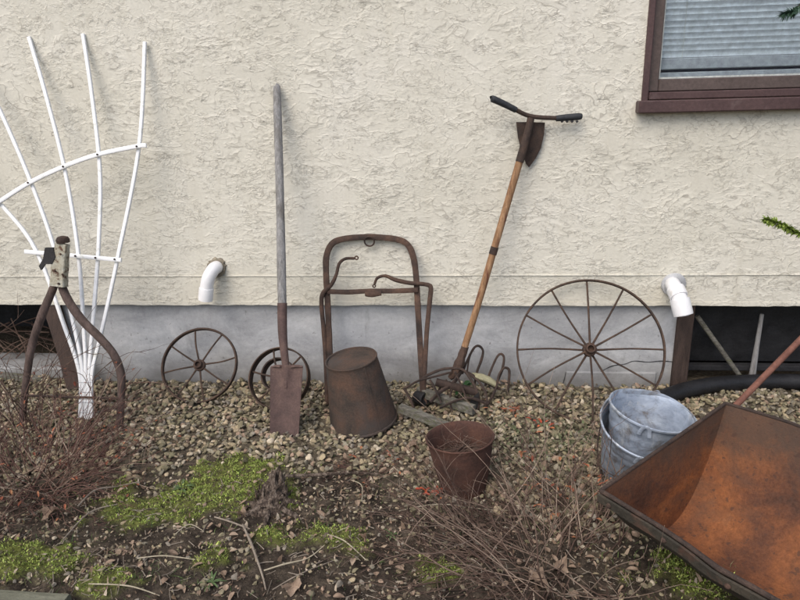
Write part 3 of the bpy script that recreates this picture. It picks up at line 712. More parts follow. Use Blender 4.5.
mb = MB(); rc = Hh(374.5, 286, .012); sweep(mb, [rc + Vector((math.cos(a) * .006, 0, math.sin(a) * .006)) for a in [2 * math.pi * k / 12 for k in range(12)]], .003, n=6, sub=1, closed=True); mb.build('eye', M['rust'], hk)

# ------------------------------------------------------------------ upturned rusty bucket
bc = onZ(364, 421); bc.z = gh(bc.x, bc.y) + .012
topc = lean(351, 358, bc.y, bc.y - .02, .3)
ax = (topc - bc); Lb = ax.length
ub = thing('rusty_bucket', 'brown rusty metal bucket standing upside down before the iron frame', 'bucket', tuple(bc))
mt = frame_mtx(bc, ax)
mb = MB(); rb, rt = .137, .101
prof = [(rb - .006, .004), (rb, .0), (rb + .003, .003), (rb + .002, .009), (rb - .001, .011)]
for k in range(1, 22): u = k / 22; prof.append((rb + (rt - rb) * u, .011 + (Lb - .016) * u))
prof += [(rt + .002, Lb - .006), (rt + .0035, Lb - .003), (rt + .002, Lb), (rt - .002, Lb - .001), (rt - .004, Lb - .009), (rt * .75, Lb - .011), (rt * .4, Lb - .008), (rt * .1, Lb - .010)]
lathe(mb, prof, mt, 64, wob=.010, seed=2); mb.f.pop(-2) if False else None
mb.build('bucket_body', M['bucket_rust'], ub, sharp=40)
mb = MB(); sweep(mb, [mt @ Vector(((rb + .002 + (rt - rb) * u) * math.cos(R(-52)), (rb + .002 + (rt - rb) * u) * math.sin(R(-52)), u * Lb * .97)) for u in (0, .25, .5, .75, 1)], .004, .0012, up=mt.to_3x3() @ Vector((math.cos(R(-52)), math.sin(R(-52)), 0)), square=True, sub=2); mb.build('seam', M['bucket_rust'], ub)

# ------------------------------------------------------------------ rusty pot
pc = onZ(464, 488); pc.z = gh(pc.x, pc.y) - .005
rc = onZ(460, 436.5, .19)
ax = rc - pc; ax = Vector((ax.x - .0, ax.y, ax.z)); Lp = ax.length
pt = thing('rusty_pot', 'open red-brown rusty can half filled with twigs, standing before the boards', 'pot', tuple(pc))
mt = frame_mtx(pc, ax); RT, RB = .112, .072
mb = MB(); prof = [(.001, .006), (RB - .01, .004), (RB, 0)]
for k in range(1, 18): u = k / 18; prof.append((RB + (RT - RB) * u ** .85, Lp * u))
prof += [(RT + .003, Lp - .003), (RT + .004, Lp), (RT + .001, Lp + .003), (RT - .003, Lp)]
for k in range(1, 12): u = 1 - k / 14; prof.append((RB + (RT - RB) * u ** .85 - .003, Lp * u))
prof.append((.001, Lp * .14))
lathe(mb, prof, mt, 56, wob=.014, seed=5); mb.build('can_body', M['pot_rust'], pt, sharp=50)
mb = MB(); lathe(mb, [(.001, Lp * .60), (.03, Lp * .63), (.06, Lp * .59), (.088, Lp * .60)], mt, 40, wob=.02); tag(mb.build('soil_fill', M['bark']), 'dark soil and debris filling the rusty can', 'soil', kind='stuff')
mb = MB()
for k in range(60):
    a = random.uniform(0, 6.28); b__ = a + random.uniform(1.8, 4.4); r1 = .085 * math.sqrt(random.random()); h0 = Lp * random.uniform(.58, .72)
    sweep(mb, [mt @ Vector((r1 * math.cos(a), r1 * math.sin(a), h0)), mt @ Vector((random.uniform(-.03, .03), random.uniform(-.03, .03), h0 + random.uniform(.0, .03))), mt @ Vector((.084 * math.cos(b__), .084 * math.sin(b__), h0 + random.uniform(-.01, .04)))], random.uniform(.0008, .0022), n=5, sub=3)
tag(mb.build('dry_twigs', M['twig']), 'broken dry twigs lying inside the rusty can', 'twigs', kind='stuff')

# ------------------------------------------------------------------ galvanised buckets
def bucket(label, bot, rim, RB, RT, seed):
    ax = rim - bot; L = ax.length; mt = frame_mtx(bot, ax); t = thing('galvanised_bucket', label, 'bucket', tuple(bot), 'galvanised buckets beside the tray')
    mb = MB(); prof = [(.001, .008), (RB - .006, .008), (RB - .003, 0), (RB, .0), (RB + .001, .008)]
    for k in range(1, 20):
        u = k / 20; bead = .0025 if k in (14, 17) else 0; prof.append((RB + (RT - RB) * u + bead, L * u))
    prof += [(RT + .002, L - .006), (RT + .0055, L - .003), (RT + .0055, L + .002), (RT + .001, L + .004), (RT - .002, L)]
    for k in range(1, 14): u = 1 - k / 14; prof.append((RB + (RT - RB) * u - .002, max(.010, L * u)))
    prof.append((.001, .010))
    lathe(mb, prof, mt, 72, wob=.010, seed=seed); mb.build('bucket_body', M['galv'], t, sharp=40)
    for s in (0, math.pi):
        e = MB(); d = Vector((math.cos(s + 1.2), math.sin(s + 1.2), 0)); p = mt @ (d * (RT + .003) + Vector((0, 0, L - .03)))
        up_ = mt.to_3x3() @ d; e2 = mt.to_3x3() @ Vector((0, 0, 1)); sd = up_.cross(e2)
        sweep(e, [p - sd * .016, p - sd * .011 + e2 * .022, p + up_ * .004 + e2 * .034, p + sd * .011 + e2 * .022, p + sd * .016], .006, .0015, up=up_, sub=4, n=8); e.build('handle_ear', M['galv'], t)
    return t, mt, L
lo_b = onZ(634, 474); lo_b.z = .018
lo_r = onZ(650, 424, .235)
bucket('lower galvanised bucket, tilted and holding another, left of the rusty tray', lo_b, lo_r, .112, .152, 1)
up_r = onZ(651, 410, .275); up_b = up_r - Vector((.17, -.06, .98)).normalized() * .215
bucket('upper galvanised bucket, stacked in another, its pale open mouth tipped right', up_b, up_r, .088, .128, 9)
# wire bail of the lower bucket hanging at its left
mb = MB(); sweep(mb, [onZ(604, 412, .225), onZ(598, 440, .15), onZ(599, 465, .07), onZ(607, 486, .02), onZ(622, 492, .01)], .0025, n=6, sub=6); 
ob = mb.build('bail_handle', M['dark_rust'], bpy.data.objects['galvanised_bucket'])

# ------------------------------------------------------------------ rusty tray (lower right)
At = onZ(600, 494, .27); Bt = onZ(725, 403, .37)
Et = onZ(750, 592, .27); Ft = onZ(800, 428, .37)
w1 = (Et - At).normalized(); w2 = (Ft - Bt).normalized(); wa = (w1 + w2).normalized()
LW = .80
Dt = At + (w1 * .55 + wa * .45).normalized() * LW; Ct = Bt + (w2 * .55 + wa * .45).normalized() * LW
ty = thing('wheelbarrow_tray', 'large orange-rusted steel tray with a long rod handle at the lower right', 'tray', (At.x + .3, At.y, 0))
def prof_t(A0, B0):
    """cross-section of the tray from the near rim down and up to the far rim"""
    d = B0 - A0; P = []
    for (s, dz) in [(0, 0), (.08, -.06), (.17, -.12), (.28, -.18), (.40, -.23), (.52, -.255), (.63, -.262), (.72, -.25), (.80, -.222), (.875, -.17), (.93, -.11), (.97, -.05), (1, 0)]:
        z = A0.z + dz + (B0.z - A0.z) * s ** 3
        P.append(Vector((A0.x + d.x * s, A0.y + d.y * s, max(.018, z))))
    return smooth_path(P, 4)
PA = prof_t(At, Bt); PD = prof_t(Dt, Ct); n = len(PA); NW = 14
def sheet(mb, thick, inset=0):
    pass
def tray_shell():
    """one closed shell: curved bottom sheet plus the two end walls, 4 mm thick"""
    rows = []
    for j in range(NW + 1):
        t = j / NW; rows.append([PA[i].lerp(PD[i], t) for i in range(n)])
    V = [p for r in rows for p in r]; Fc = []
    for j in range(NW):
        for i in range(n - 1): a = j * n + i; Fc.append((a, a + n, a + n + 1, a + 1))
    # end walls: fan strips between the profile and the straight rim line
    for side, P, A0, B0, base in ((0, PA, At, Bt, 0), (1, PD, Dt, Ct, NW * n)):
        K = 6; k0 = len(V)
        for i in range(n):
            s = i / (n - 1); d = B0 - A0; dd = Vector((d.x, d.y, 0)); s = (P[i] - A0).dot(dd) / dd.dot(dd); top = A0 + d * s
            for q in range(1, K + 1): V.append(P[i].lerp(top, q / K))
        for i in range(n - 1):
            for q in range(K):
                a = base + i if q == 0 else k0 + i * K + q - 1; b_ = k0 + i * K + q
                c = base + i + 1 if q == 0 else k0 + (i + 1) * K + q - 1; d_ = k0 + (i + 1) * K + q
                Fc.append((a, c, d_, b_) if side == 0 else (a, b_, d_, c))
    return V, Fc
V, Fc = tray_shell()
import bmesh
def clean(V, Fc, thick=0):
    me = bpy.data.meshes.new('tmp'); me.from_pydata([tuple(v) for v in V], [], Fc); bm = bmesh.new(); bm.from_mesh(me)
    bmesh.ops.remove_doubles(bm, verts=bm.verts, dist=.0008); bmesh.ops.dissolve_degenerate(bm, edges=bm.edges, dist=.0004)
    bmesh.ops.recalc_face_normals(bm, faces=bm.faces)
    if thick:
        bmesh.ops.solidify(bm, geom=list(bm.faces), thickness=thick)
        bmesh.ops.recalc_face_normals(bm, faces=bm.faces)
    bm.verts.index_update()
    v = [x.co.copy() for x in bm.verts]; f = [tuple(q.index for q in x.verts) for x in bm.faces]; bm.free(); bpy.data.meshes.remove(me); return v, f
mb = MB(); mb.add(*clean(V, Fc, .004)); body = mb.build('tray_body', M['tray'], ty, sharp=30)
body.data.materials.append(M['tray_out'])
ctr_ = (At + Bt + Ct + Dt) / 4 + Vector((0, 0, .05)) - ORG[ty.name]
for p in body.data.polygons:
    if p.normal.dot(ctr_ - p.center) < 0: p.material_index = 1
# rolled rim
mb = MB(); off = Vector((0, 0, .004))
sweep(mb, [At + off, At.lerp(Dt, .5) + off, Dt + off], .006, n=10, sub=6, wob=.06); sweep(mb, [Dt + off, Ct + off], .006, n=10, sub=1)
sweep(mb, [Bt + off, Bt.lerp(Ct, .5) + off, Ct + off], .005, n=10, sub=6, wob=.06); sweep(mb, [At + off, Bt + off], .0055, n=10, sub=1)
mb.build('rolled_rim', M['dark_rust'], ty)
# stiffening skirt outside the near rim
mb = MB(); dn = (Bt - At).normalized()
q0 = [At - dn * .004, Dt - dn * .004]; mb2 = []
V = []; Fc = []; K = 30
for i in range(K + 1):
    t = i / K; p = At.lerp(Dt, t) - dn * .006; h = .022 + .003 * math.sin(t * 9)
    V += [p, p - dn * .006, p - dn * .004 + Vector((0, 0, -h)), p + dn * .01 + Vector((0, 0, -h))]
for i in range(K):
    for j in range(4): Fc.append((i * 4 + j, i * 4 + (j + 1) % 4, i * 4 + 4 + (j + 1) % 4, i * 4 + 4 + j))
Fc += [(0, 1, 2, 3), (K * 4 + 3, K * 4 + 2, K * 4 + 1, K * 4)]
mb.add(V, Fc); mb.build('rim_band', M['tray_out'], ty)
for t in (.05, .25, .45, .65, .85):
    mb = MB(); lathe(mb, [(.007, 0), (.006, .004), (.002, .006)], frame_mtx(At.lerp(Dt, t) - dn * .012 + Vector((0, 0, -.012)), -dn), 10); mb.build('rivet', M['rust'], ty)
# rod handle
r0 = Bt + w2 * .02 + Vector((0, .012, -.03)); r1 = onY(800, 340, r0.y + .16); r2 = r1 + (r1 - r0) * 1.4
mb = MB(); sweep(mb, [r0, r1, r2], .0095, n=12, sub=4); mb.build('rod_handle', M['rod'], ty)

# knocks and sags: the whole tray is slightly out of true
for ch in ty.children:
    if ch.name.startswith('rod_handle'): continue
    for v in ch.data.vertices:
        w = v.co + ORG[ty.name]
        a1 = float(vnoise(w.x * 6 + 3, w.y * 6, 71)) - .5; a2 = float(vnoise(w.x * 13, w.y * 13 + w.z * 9, 72)) - .5; a3 = float(vnoise(w.x * 5, w.y * 5 + 9, 73)) - .5
        v.co.z += a1 * .016 + a2 * .005; v.co.y += a3 * .014; v.co.x += a2 * .005

# ------------------------------------------------------------------ hand cultivator with tines
jt = onZ(459, 366, .17)
cb = thing('hand_cultivator', 'tall hand cultivator with a dark T-shaped grip, wooden pole and curved rusty tines', 'garden tool', (jt.x, jt.y, 0))
tp = onY(531, 117, -.045)
def Cp(px, py):
    t = (366 - py) / (366 - 117.); t = max(0, min(1, t)); y = jt.y + (tp.y - jt.y) * t; return onY(px, py, y)
mb = MB(); sweep(mb, [Cp(458, 368).lerp(Cp(520, 160), 0), Cp(458, 368).lerp(Cp(520, 160), .33) + Vector((.004, 0, 0)), Cp(458, 368).lerp(Cp(520, 160), .66) + Vector((.002, 0, 0)), Cp(520, 160)], [.014, .0145, .0145, .0145], n=16, sub=10, wob=.02); mb.build('pole', M['brownwood'], cb)
mb = MB(); sweep(mb, [Cp(519.5, 162), Cp(527, 135), Cp(531, 118)], [.0165, .0155, .014], n=14, sub=6); mb.build('pole_socket', M['dark_rust'], cb)
for t0, t1 in ((.565, .60), (.06, .11)):
    mb = MB(); a = Cp(458, 368).lerp(Cp(520, 160), t0) + Vector((.003, 0, 0)); b_ = Cp(458, 368).lerp(Cp(520, 160), t1) + Vector((.003, 0, 0)); sweep(mb, [a, b_], .0162, n=16, sub=1); mb.build('ferrule', M['rust'], cb)
mb = MB(); g0 = onY(495, 100.5, -.09); g1 = onY(530, 116, -.048); g2 = onY(580, 117, -.03)
sweep(mb, [g0, onY(512, 108, -.07), g1, onY(555, 118, -.045), g2], .0085, n=12, sub=6); bar = mb.build('grip_bar', M['dark_rust'], cb)
mb = MB(); sweep(mb, [onY(491.5, 98.5, -.094), onY(493, 99, -.092), onY(503, 103.5, -.08), onY(516, 110, -.066)], [.009, .0135, .0128, .0115], n=14, sub=6); mb.build('rubber_grip', M['rubber'], cb)
mb = MB(); sweep(mb, [onY(556, 118.5, -.045), onY(566, 117.5, -.042), onY(579, 116.5, -.038), onY(582, 116.5, -.037)], [.0115, .0128, .0135, .009], n=14, sub=6)
for k in range(4): p = onY(562 + k * 5, 121.5, -.044); lathe(mb, [(.005, -.004), (.006, 0), (.001, .005)], frame_mtx(p, (0, 0, -1)), 8)
mb.build('rubber_grip', M['rubber'], cb)
# shield shaped blade hung behind the grip
out = [(516, 122), (530, 122), (545, 122.5), (544, 135), (541, 148), (536, 158), (529, 167.5), (526, 164), (521, 150), (518, 138)]
mb = MB(); ctr = onY(531, 140, -.022); K = len(out)
V = [ctr + Vector((0, -.012, 0))] + [onY(x, y, -.020) for x, y in out] + [onY(x, y, -.016) for x, y in out] + [ctr + Vector((0, -.008, 0))]
Fc = [(0, 1 + (k + 1) % K, 1 + k) for k in range(K)] + [(1 + 2 * K, 1 + K + k, 1 + K + (k + 1) % K) for k in range(K)] + [(1 + k, 1 + (k + 1) % K, 1 + K + (k + 1) % K, 1 + K + k) for k in range(K)]
mb.add(V, Fc)
ob = mb.build('ploughshare_point', M['dark_rust'], loc=onY(531, 168, -.02)); tag(ob, 'dark rusty shield-shaped blade hanging behind the T-shaped grip', 'blade')
# frame and tines
def Q(px, py, y): return onY(px, py, y)
y0 = jt.y
mb = MB(); sweep(mb, [Q(463, 350, y0 + .01), Q(460, 362, y0 - .005), Q(455, 372, y0 - .01), Q(450, 378, y0 - .012)], [.014, .021, .020, .012], .016, up=(0, -1, 0), sub=5, wob=.2); mb.build('clamp', M['rust'], cb)
mb = MB(); sweep(mb, [Q(422, 379, y0 - .06), Q(430, 374, y0 - .05), Q(444, 369, y0 - .03), Q(461, 369, y0 - .03), Q(470, 378, y0 - .05), Q(477, 392, y0 - .08), Q(479, 402, y0 - .09), Q(476, 414, y0 - .10)], .0062, n=8, sub=6, wob=.08); mb.build('tine', M['dark_rust'], cb)
mb = MB(); sweep(mb, [Q(458, 368, y0), Q(468, 373, y0 + .01), Q(481, 380, y0 + .02), Q(500, 389, y0 + .03)], .007, n=8, sub=5, wob=.08); mb.build('axle_bar', M['dark_rust'], cb)
for pts in ([(462, 374, 0), (468, 359, .03), (474, 348, .05), (479, 346, .06), (483, 351, .06), (481, 361, .05), (477, 372, .04), (474, 388, .03)],
            [(485, 386, .02), (491, 370, .05), (497, 357, .07), (501, 354, .08), (504, 358, .08), (502, 370, .06), (496, 385, .04), (492, 402, .0)],
            [(481, 415, -.08), (489, 402, -.04), (496, 388, .0), (499, 375, .03), (504, 368, .05), (509, 370, .06), (509, 380, .05), (508, 392, .04)],
            [(447, 380, -.02), (440, 388, -.04), (436, 398, -.06), (437, 408, -.07)]):
    mb = MB(); sweep(mb, [Q(a, b, y0 + c) for a, b, c in pts], [.0055] * 5 + [.0065, .006, .004][:3], .0045, up=(.6, -1, 0), n=8, sub=6, wob=.06, seed=pts[0][0]); mb.build('tine', M['dark_rust'], cb)
for (x0_, y0_, x1_, y1_, dy) in ((404, 388, 414, 408, -.12), (430, 380, 441, 402, -.10), (455, 372, 466, 398, -.08)):
    a_ = Q(x0_, y0_, y0 + dy); b_ = Q(x1_, y1_, y0 + dy - .02); mb = MB(); sweep(mb, [a_, (a_ + b_) / 2 + Vector((.003, 0, 0)), b_], .004, .016, up=(0, -1, .4), square=True, sub=4, wob=.12, seed=x0_); mb.build('cheek_plate', M['dark_rust'], cb, sharp=50)
a_ = Q(436, 382, y0 - .05); b_ = Q(476, 392, y0 - .07); mb = MB(); sweep(mb, [a_, (a_ + b_) / 2, b_], .012, .014, up=(0, 0, 1), square=True, sub=4, wob=.08); mb.build('tool_block', M['darkwood'], cb, sharp=50)
for pts, r_ in (([(406, 388, -.10), (418, 381, -.08), (433, 377, -.06), (452, 372, -.03)], .005), ([(430, 402, -.13), (440, 392, -.10), (452, 384, -.05), (460, 372, -.02)], .009),
                ([(452, 412, -.14), (450, 398, -.10), (454, 385, -.05), (462, 372, -.01)], .0045), ([(466, 372, .0), (480, 383, -.03), (487, 398, -.07), (484, 414, -.10)], .005),
                ([(440, 408, -.15), (455, 401, -.14), (470, 398, -.12), (488, 404, -.10)], .006), ([(476, 346, .055), (470, 356, .05), (467, 372, .02)], .004)):
    mb = MB(); sweep(mb, [Q(a, b, y0 + c) for a, b, c in pts], r_, r_ * .75, up=(.5, -1, 0), n=8, sub=6, wob=.12, seed=pts[0][0]); mb.build('frame_bar', M['dark_rust'], cb)
mb = MB()   # pointed shoe on the front tine
sh = [(472, 398), (479, 392), (478, 407), (470, 416), (464, 413)]; V = [Q(x, y, y0 - .10) for x, y in sh] + [Q(x, y, y0 - .094) for x, y in sh]; n5 = 5
mb.add(V, [tuple(range(5)), (9, 8, 7, 6, 5)] + [(k, (k + 1) % 5, 5 + (k + 1) % 5, 5 + k) for k in range(5)]); mb.build('shoe', M['black'], cb, smooth=False)
mb = MB(); sweep(mb, [Q(472, 375, y0 + .03), Q(480, 377, y0 + .02), Q(490, 381, y0 + .02), Q(497, 386, y0 + .02)], [.010, .015, .016, .010], .013, up=(0, -1, 0), sub=5, wob=.12, n=12); tag(mb.build('wood_chunk', M['cream']), 'pale cream lump of weathered wood resting among the cultivator tines', 'wood piece')

# boards under it
def board(p0, p1, w, t, mat, name, label, nrm=(0, 0, 1)):
    mb = MB(); d = (p1 - p0); sweep(mb, [p0, p0 + d * .33, p0 + d * .66, p1], w, t, up=nrm, square=True, sub=4, wob=.04, seed=p0.x); return tag(mb.build(name, M[mat], sharp=22), label, 'board')
board(onZ(400, 408, .055), onZ(448, 427, .03), .014, .017, 'greyboard', 'weathered_board', 'short mossy grey board in front, below the cultivator', (0, 0, 1))
board(onZ(418, 391, .06), onZ(474, 410, .045), .014, .020, 'greyboard', 'weathered_board', 'longer grey board behind, lying under the cultivator tines', (0, 0, 1))
mb = MB(); p = onZ(421, 398, .04); 
lathe(mb, [(.001, -.028), (.026, -.028), (.030, -.022), (.030, .022), (.026, .026), (.018, .024), (.001, .015)], frame_mtx(p, (.75, -.65, .1)), 28, wob=.03)
tag(mb.build('black_can', M['black']), 'small black round can wedged between the two grey boards', 'can')
# dark green broad leaves by the clamp
pln = thing('leafy_weed', 'small dark green broad-leaved weed growing under the cultivator', 'plant', tuple(onZ(463, 396)))
def leaf(mb, base, d, L, W, curl=.3, up=(0, 0, 1), lob=0):
    d = Vector(d).normalized(); u = Vector(up); s = d.cross(u)
    if s.length < .05: s = d.cross(Vector((1, 0, 0)))
    s.normalize(); u = s.cross(d).normalized(); n = 7; V = []; Fc = []
    for i in range(n):
        t = i / (n - 1); w = W * .5 * math.sin(math.pi * (t * .92 + .04)) ** .8 * (1 + lob * math.sin(t * 19))
        c = Vector(base) + d * (L * t) - u * (curl * L * t * t)
        V += [c - s * w + u * w * .45, c, c + s * w + u * w * .45]
    for i in range(n - 1):
        a = i * 3; Fc += [(a, a + 1, a + 4, a + 3), (a + 1, a + 2, a + 5, a + 4)]
    mb.add(V, Fc)
base = onZ(463, 394, .02)
for k in range(9):
    a = random.uniform(0, 6.28); m = MB(); leaf(m, base + Vector((random.uniform(-.02, .02), random.uniform(-.02, .02), random.uniform(0, .05))), (math.cos(a), math.sin(a) - .4, random.uniform(.2, 1)), random.uniform(.035, .06), random.uniform(.02, .03), .5, lob=.1)
    m.build('leaf', M['greenleaf'], pln)
mb = MB(); sweep(mb, [base - Vector((0, 0, .03)), base + Vector((0, 0, .05))], .003, n=6, sub=1); mb.build('stem', M['greenleaf'], pln)

# ------------------------------------------------------------------ right opening: leaning rods, black hose
mb = MB(); sweep(mb, [onY(697, 316, .075), onY(742, 379, .06)], .0105, n=10, sub=1); tag(mb.build('grey_rod', M['greyboard']), 'grey rod slanting across the right basement opening below the drain pipe', 'rod')
mb = MB(); sweep(mb, [onY(762, 314, .085), onY(757, 345, .08), onY(752, 377, .075)], [.008, .010, .015], n=10, sub=5); tag(mb.build('pale_stake', M['greywood']), 'pale upright stake standing in the right basement opening', 'stake')
hs = [(655, 404, .030), (668, 396, .032), (690, 389, .034), (720, 384, .036), (760, 382, .036), (800, 382, .036), (860, 388, .036), (930, 402, .036)]
mb = MB(); P = smooth_path([onZ(x, y, z) for x, y, z in hs], 10)
sweep(mb, P, .034, n=18, sub=1)
mb.f = mb.f; tag(mb.build('drain_hose', M['hose']), 'thick black plastic hose curving below the right basement opening', 'hose')

# ------------------------------------------------------------------ gravel
def stones(sub=2, nproto=14):
    out = []
    t = (1 + 5 ** .5) / 2
    bm = bmesh.new(); bmesh.ops.create_icosphere(bm, subdivisions=sub, radius=1); bm.verts.ensure_lookup_table()
    V0 = np.array([v.co[:] for v in bm.verts]); F0 = np.array([[v.index for v in f.verts] for f in bm.faces]); bm.free()
    for k in range(nproto):
        V = V0.copy()
        for q in range(13):
            d = RNG.normal(size=3); d /= np.linalg.norm(d); lim = RNG.uniform(.45, .8); s = V @ d; ex = np.clip(s - lim, 0, None); V -= ex[:, None] * d
        V *= RNG.uniform([.9, .75, .38], [1.45, 1.0, .7]); V += RNG.normal(size=V.shape) * .02; out.append(V)
    return out, F0
SP2, SF2 = stones(); SP1, SF1 = stones(1); SP, SF = SP2, SF2
def euler(n):
    a, b, c = RNG.uniform(0, 2 * math.pi, n), RNG.normal(0, .45, n), RNG.normal(0, .45, n)
    ca, sa, cb_, sb_, cc, sc_ = np.cos(a), np.sin(a), np.cos(b), np.sin(b), np.cos(c), np.sin(c)
    Z = np.zeros(n); O = np.ones(n)
    Rz = np.stack([ca, -sa, Z, sa, ca, Z, Z, Z, O], 1).reshape(n, 3, 3); Ry = np.stack([cb_, Z, sb_, Z, O, Z, -sb_, Z, cb_], 1).reshape(n, 3, 3)
    Rx = np.stack([O, Z, Z, Z, cc, -sc_, Z, sc_, cc], 1).reshape(n, 3, 3); return Rz @ Ry @ Rx
PALG = np.array([(.32, .26, .165), (.25, .215, .14), (.20, .175, .11), (.34, .27, .18), (.21, .185, .15), (.155, .14, .085), (.28, .20, .145), (.42, .36, .27), (.12, .10, .07), (.24, .215, .16), (.19, .16, .11), (.23, .20, .125)])
def scatter_stones(name, x, y, r, lift, pal=PALG, SP=SP2, SF=SF2):
    n = len(x); z = ground_h(x, y) + lift; Rm = euler(n); vs = []; fs = []; ts = []; k = 0
    kind = RNG.integers(0, len(SP), n); col = pal[RNG.integers(0, len(pal), n)] * RNG.uniform(.75, 1.3, (n, 1)); m = len(SP[0])
    for q in range(n):
        vs.append((SP[kind[q]] * r[q]) @ Rm[q].T + np.array([x[q], y[q], z[q]])); fs.append(SF + k); k += m; ts.append(np.repeat(col[q][None], m, 0))
    return np_mesh(name, np.concatenate(vs), np.concatenate(fs), M['pebble'], np.concatenate(ts), smooth=False)
def sample(n, x0, x1, y0, y1, den):
    x = RNG.uniform(x0, x1, n); y = RNG.uniform(y0, y1, n); k = RNG.uniform(0, 1, n) < den(x, y)
    # keep to what lies in front of the camera, generously
    k &= (np.abs(x - (-.25 - y * .05)) < 1.55 + (y + 1.9) * .35 + .35); return x[k], y[k]
n0 = 21000
x, y = sample(n0, -2.5, 2.0, -1.2, .03, lambda x, y: gravelden(x, y) * (1 - .75 * mosszones(x, y)))
r = .0070 + .0140 * RNG.beta(1.4, 2.5, len(x))
lift = RNG.uniform(-.002, .016, len(x))
gs = scatter_stones('gravel', x, y, r, lift); tag(gs, 'tan and grey gravel bed along the foot of the wall', 'gravel', kind='stuff')
x, y = sample(11000, -2.0, 1.7, -1.75, -.35, lambda x, y: (1 - gravelden(x, y)) * (.18 + .82 * (fbm(x * 6, y * 6, 40) > .45)) * (1 - .7 * mosszones(x, y)))
r = .004 + .013 * RNG.beta(1.1, 3.4, len(x)); lift = RNG.uniform(-.004, .006, len(x))
tag(scatter_stones('scattered_stones', x, y, r, lift), 'loose stones scattered over the dark soil', 'stones', kind='stuff')
# fine crumbs of soil
x, y = sample(22000, -2.0, 1.7, -1.75, -.2, lambda x, y: (1 - .7 * gravelden(x, y)))
tag(scatter_stones('soil_crumbs', x, y, .0015 + .0035 * RNG.beta(1, 3, len(x)), RNG.uniform(0, .003, len(x)), np.array([(.05, .04, .032), (.09, .07, .055), (.03, .025, .02), (.2, .16, .12)]), SP1, SF1), 'dark soil crumbs between the stones', 'soil', kind='stuff')

# moss, blades, bits: many small faces in single meshes
def blades(name, x, y, z, L, W, tilt, cols, label, cat, bend=.4, mat='tinted'):
    n = len(x); a = RNG.uniform(0, 2 * math.pi, n); tl = RNG.uniform(0, tilt, n); d = np.stack([np.cos(a) * np.sin(tl), np.sin(a) * np.sin(tl), np.cos(tl)], 1)
    b = RNG.uniform(0, 2 * math.pi, n); s = np.stack([np.cos(b), np.sin(b), np.zeros(n)], 1) * (W / 2)[:, None]
    P = np.stack([x, y, z], 1); mid = P + d * (L * .55)[:, None]; tip = P + d * L[:, None] + np.stack([np.cos(a), np.sin(a), -np.ones(n) * .6], 1) * (L * bend * .5)[:, None]
    V = np.stack([P - s, P + s, mid - s * .8, mid + s * .8, tip], 1).reshape(-1, 3)
    i = np.arange(n) * 5; Fq = np.concatenate([np.stack([i, i + 1, i + 3], 1), np.stack([i, i + 3, i + 2], 1), np.stack([i + 2, i + 3, i + 4], 1)])
    c = cols[RNG.integers(0, len(cols), n)] * RNG.uniform(.6, 1.25, (n, 1)); return tag(np_mesh(name, V, Fq, M[mat], np.repeat(c, 5, 0), smooth=False), label, cat, kind='stuff')
x, y = sample(420000, -2.0, 1.7, -1.75, -.35, lambda x, y: mosszones(x, y) ** 1.3 * (.10 + .90 * sstep(.34, .46, fbm(x * 28, y * 28, 64, 3))))
L = RNG.uniform(.003, .009, len(x)); clump = fbm(x * 45, y * 45, 60, 3)
z = ground_h(x, y) + np.clip(clump - .40, 0, 1) * .07 - .001
cols = np.array([(.34, .43, .09), (.25, .33, .07), (.43, .50, .14), (.17, .22, .05), (.30, .31, .10)])
blades('moss', x, y, z, L, L * .45, 1.0, cols, 'bright yellow-green moss cushions on the soil', 'moss')
x, y = sample(9000, -2.0, 1.7, -1.75, -.55, lambda x, y: ((fbm(x * 7, y * 7, 70) > .54) * .9 + .05) * (1 - .9 * gravelden(x, y)))
L = RNG.uniform(.012, .042, len(x))
blades('grass', x, y, ground_h(x, y), L, RNG.uniform(.0008, .0026, len(x)), 1.1, np.array([(.07, .12, .03), (.11, .15, .05), (.20, .19, .10), (.05, .09, .03)]), 'sparse short grass blades on the soil', 'grass', .7)
x, y = sample(34000, -2.0, 1.7, -1.75, -.05, lambda x, y: (1 - .7 * gravelden(x, y)) * (.25 + .75 * (fbm(x * 4, y * 4, 90) > .5)))
L = .004 + .026 * RNG.beta(1, 3, len(x))
blades('plant_litter', x, y, ground_h(x, y) + .004, L, L * RNG.uniform(.15, .75, len(x)), 1.55, np.array([(.22, .15, .10), (.32, .24, .17), (.12, .08, .055), (.40, .33, .25), (.16, .11, .08)]), 'bits of brown dead leaf littering the soil', 'litter', .2)
# small leafy things between the stones right of the pot
c1_ = onZ(540, 440)
x = RNG.normal(c1_.x, .17, 700); y = RNG.normal(c1_.y, .09, 700); L = RNG.uniform(.008, .018, 700)
blades('ground_cover', x, y, ground_h(x, y) + .014, L, L * .8, 1.3, np.array([(.14, .15, .08), (.20, .20, .12), (.10, .12, .06), (.28, .25, .17)]), 'dull small-leaved ground cover among the stones right of the pot', 'ground cover', .3)

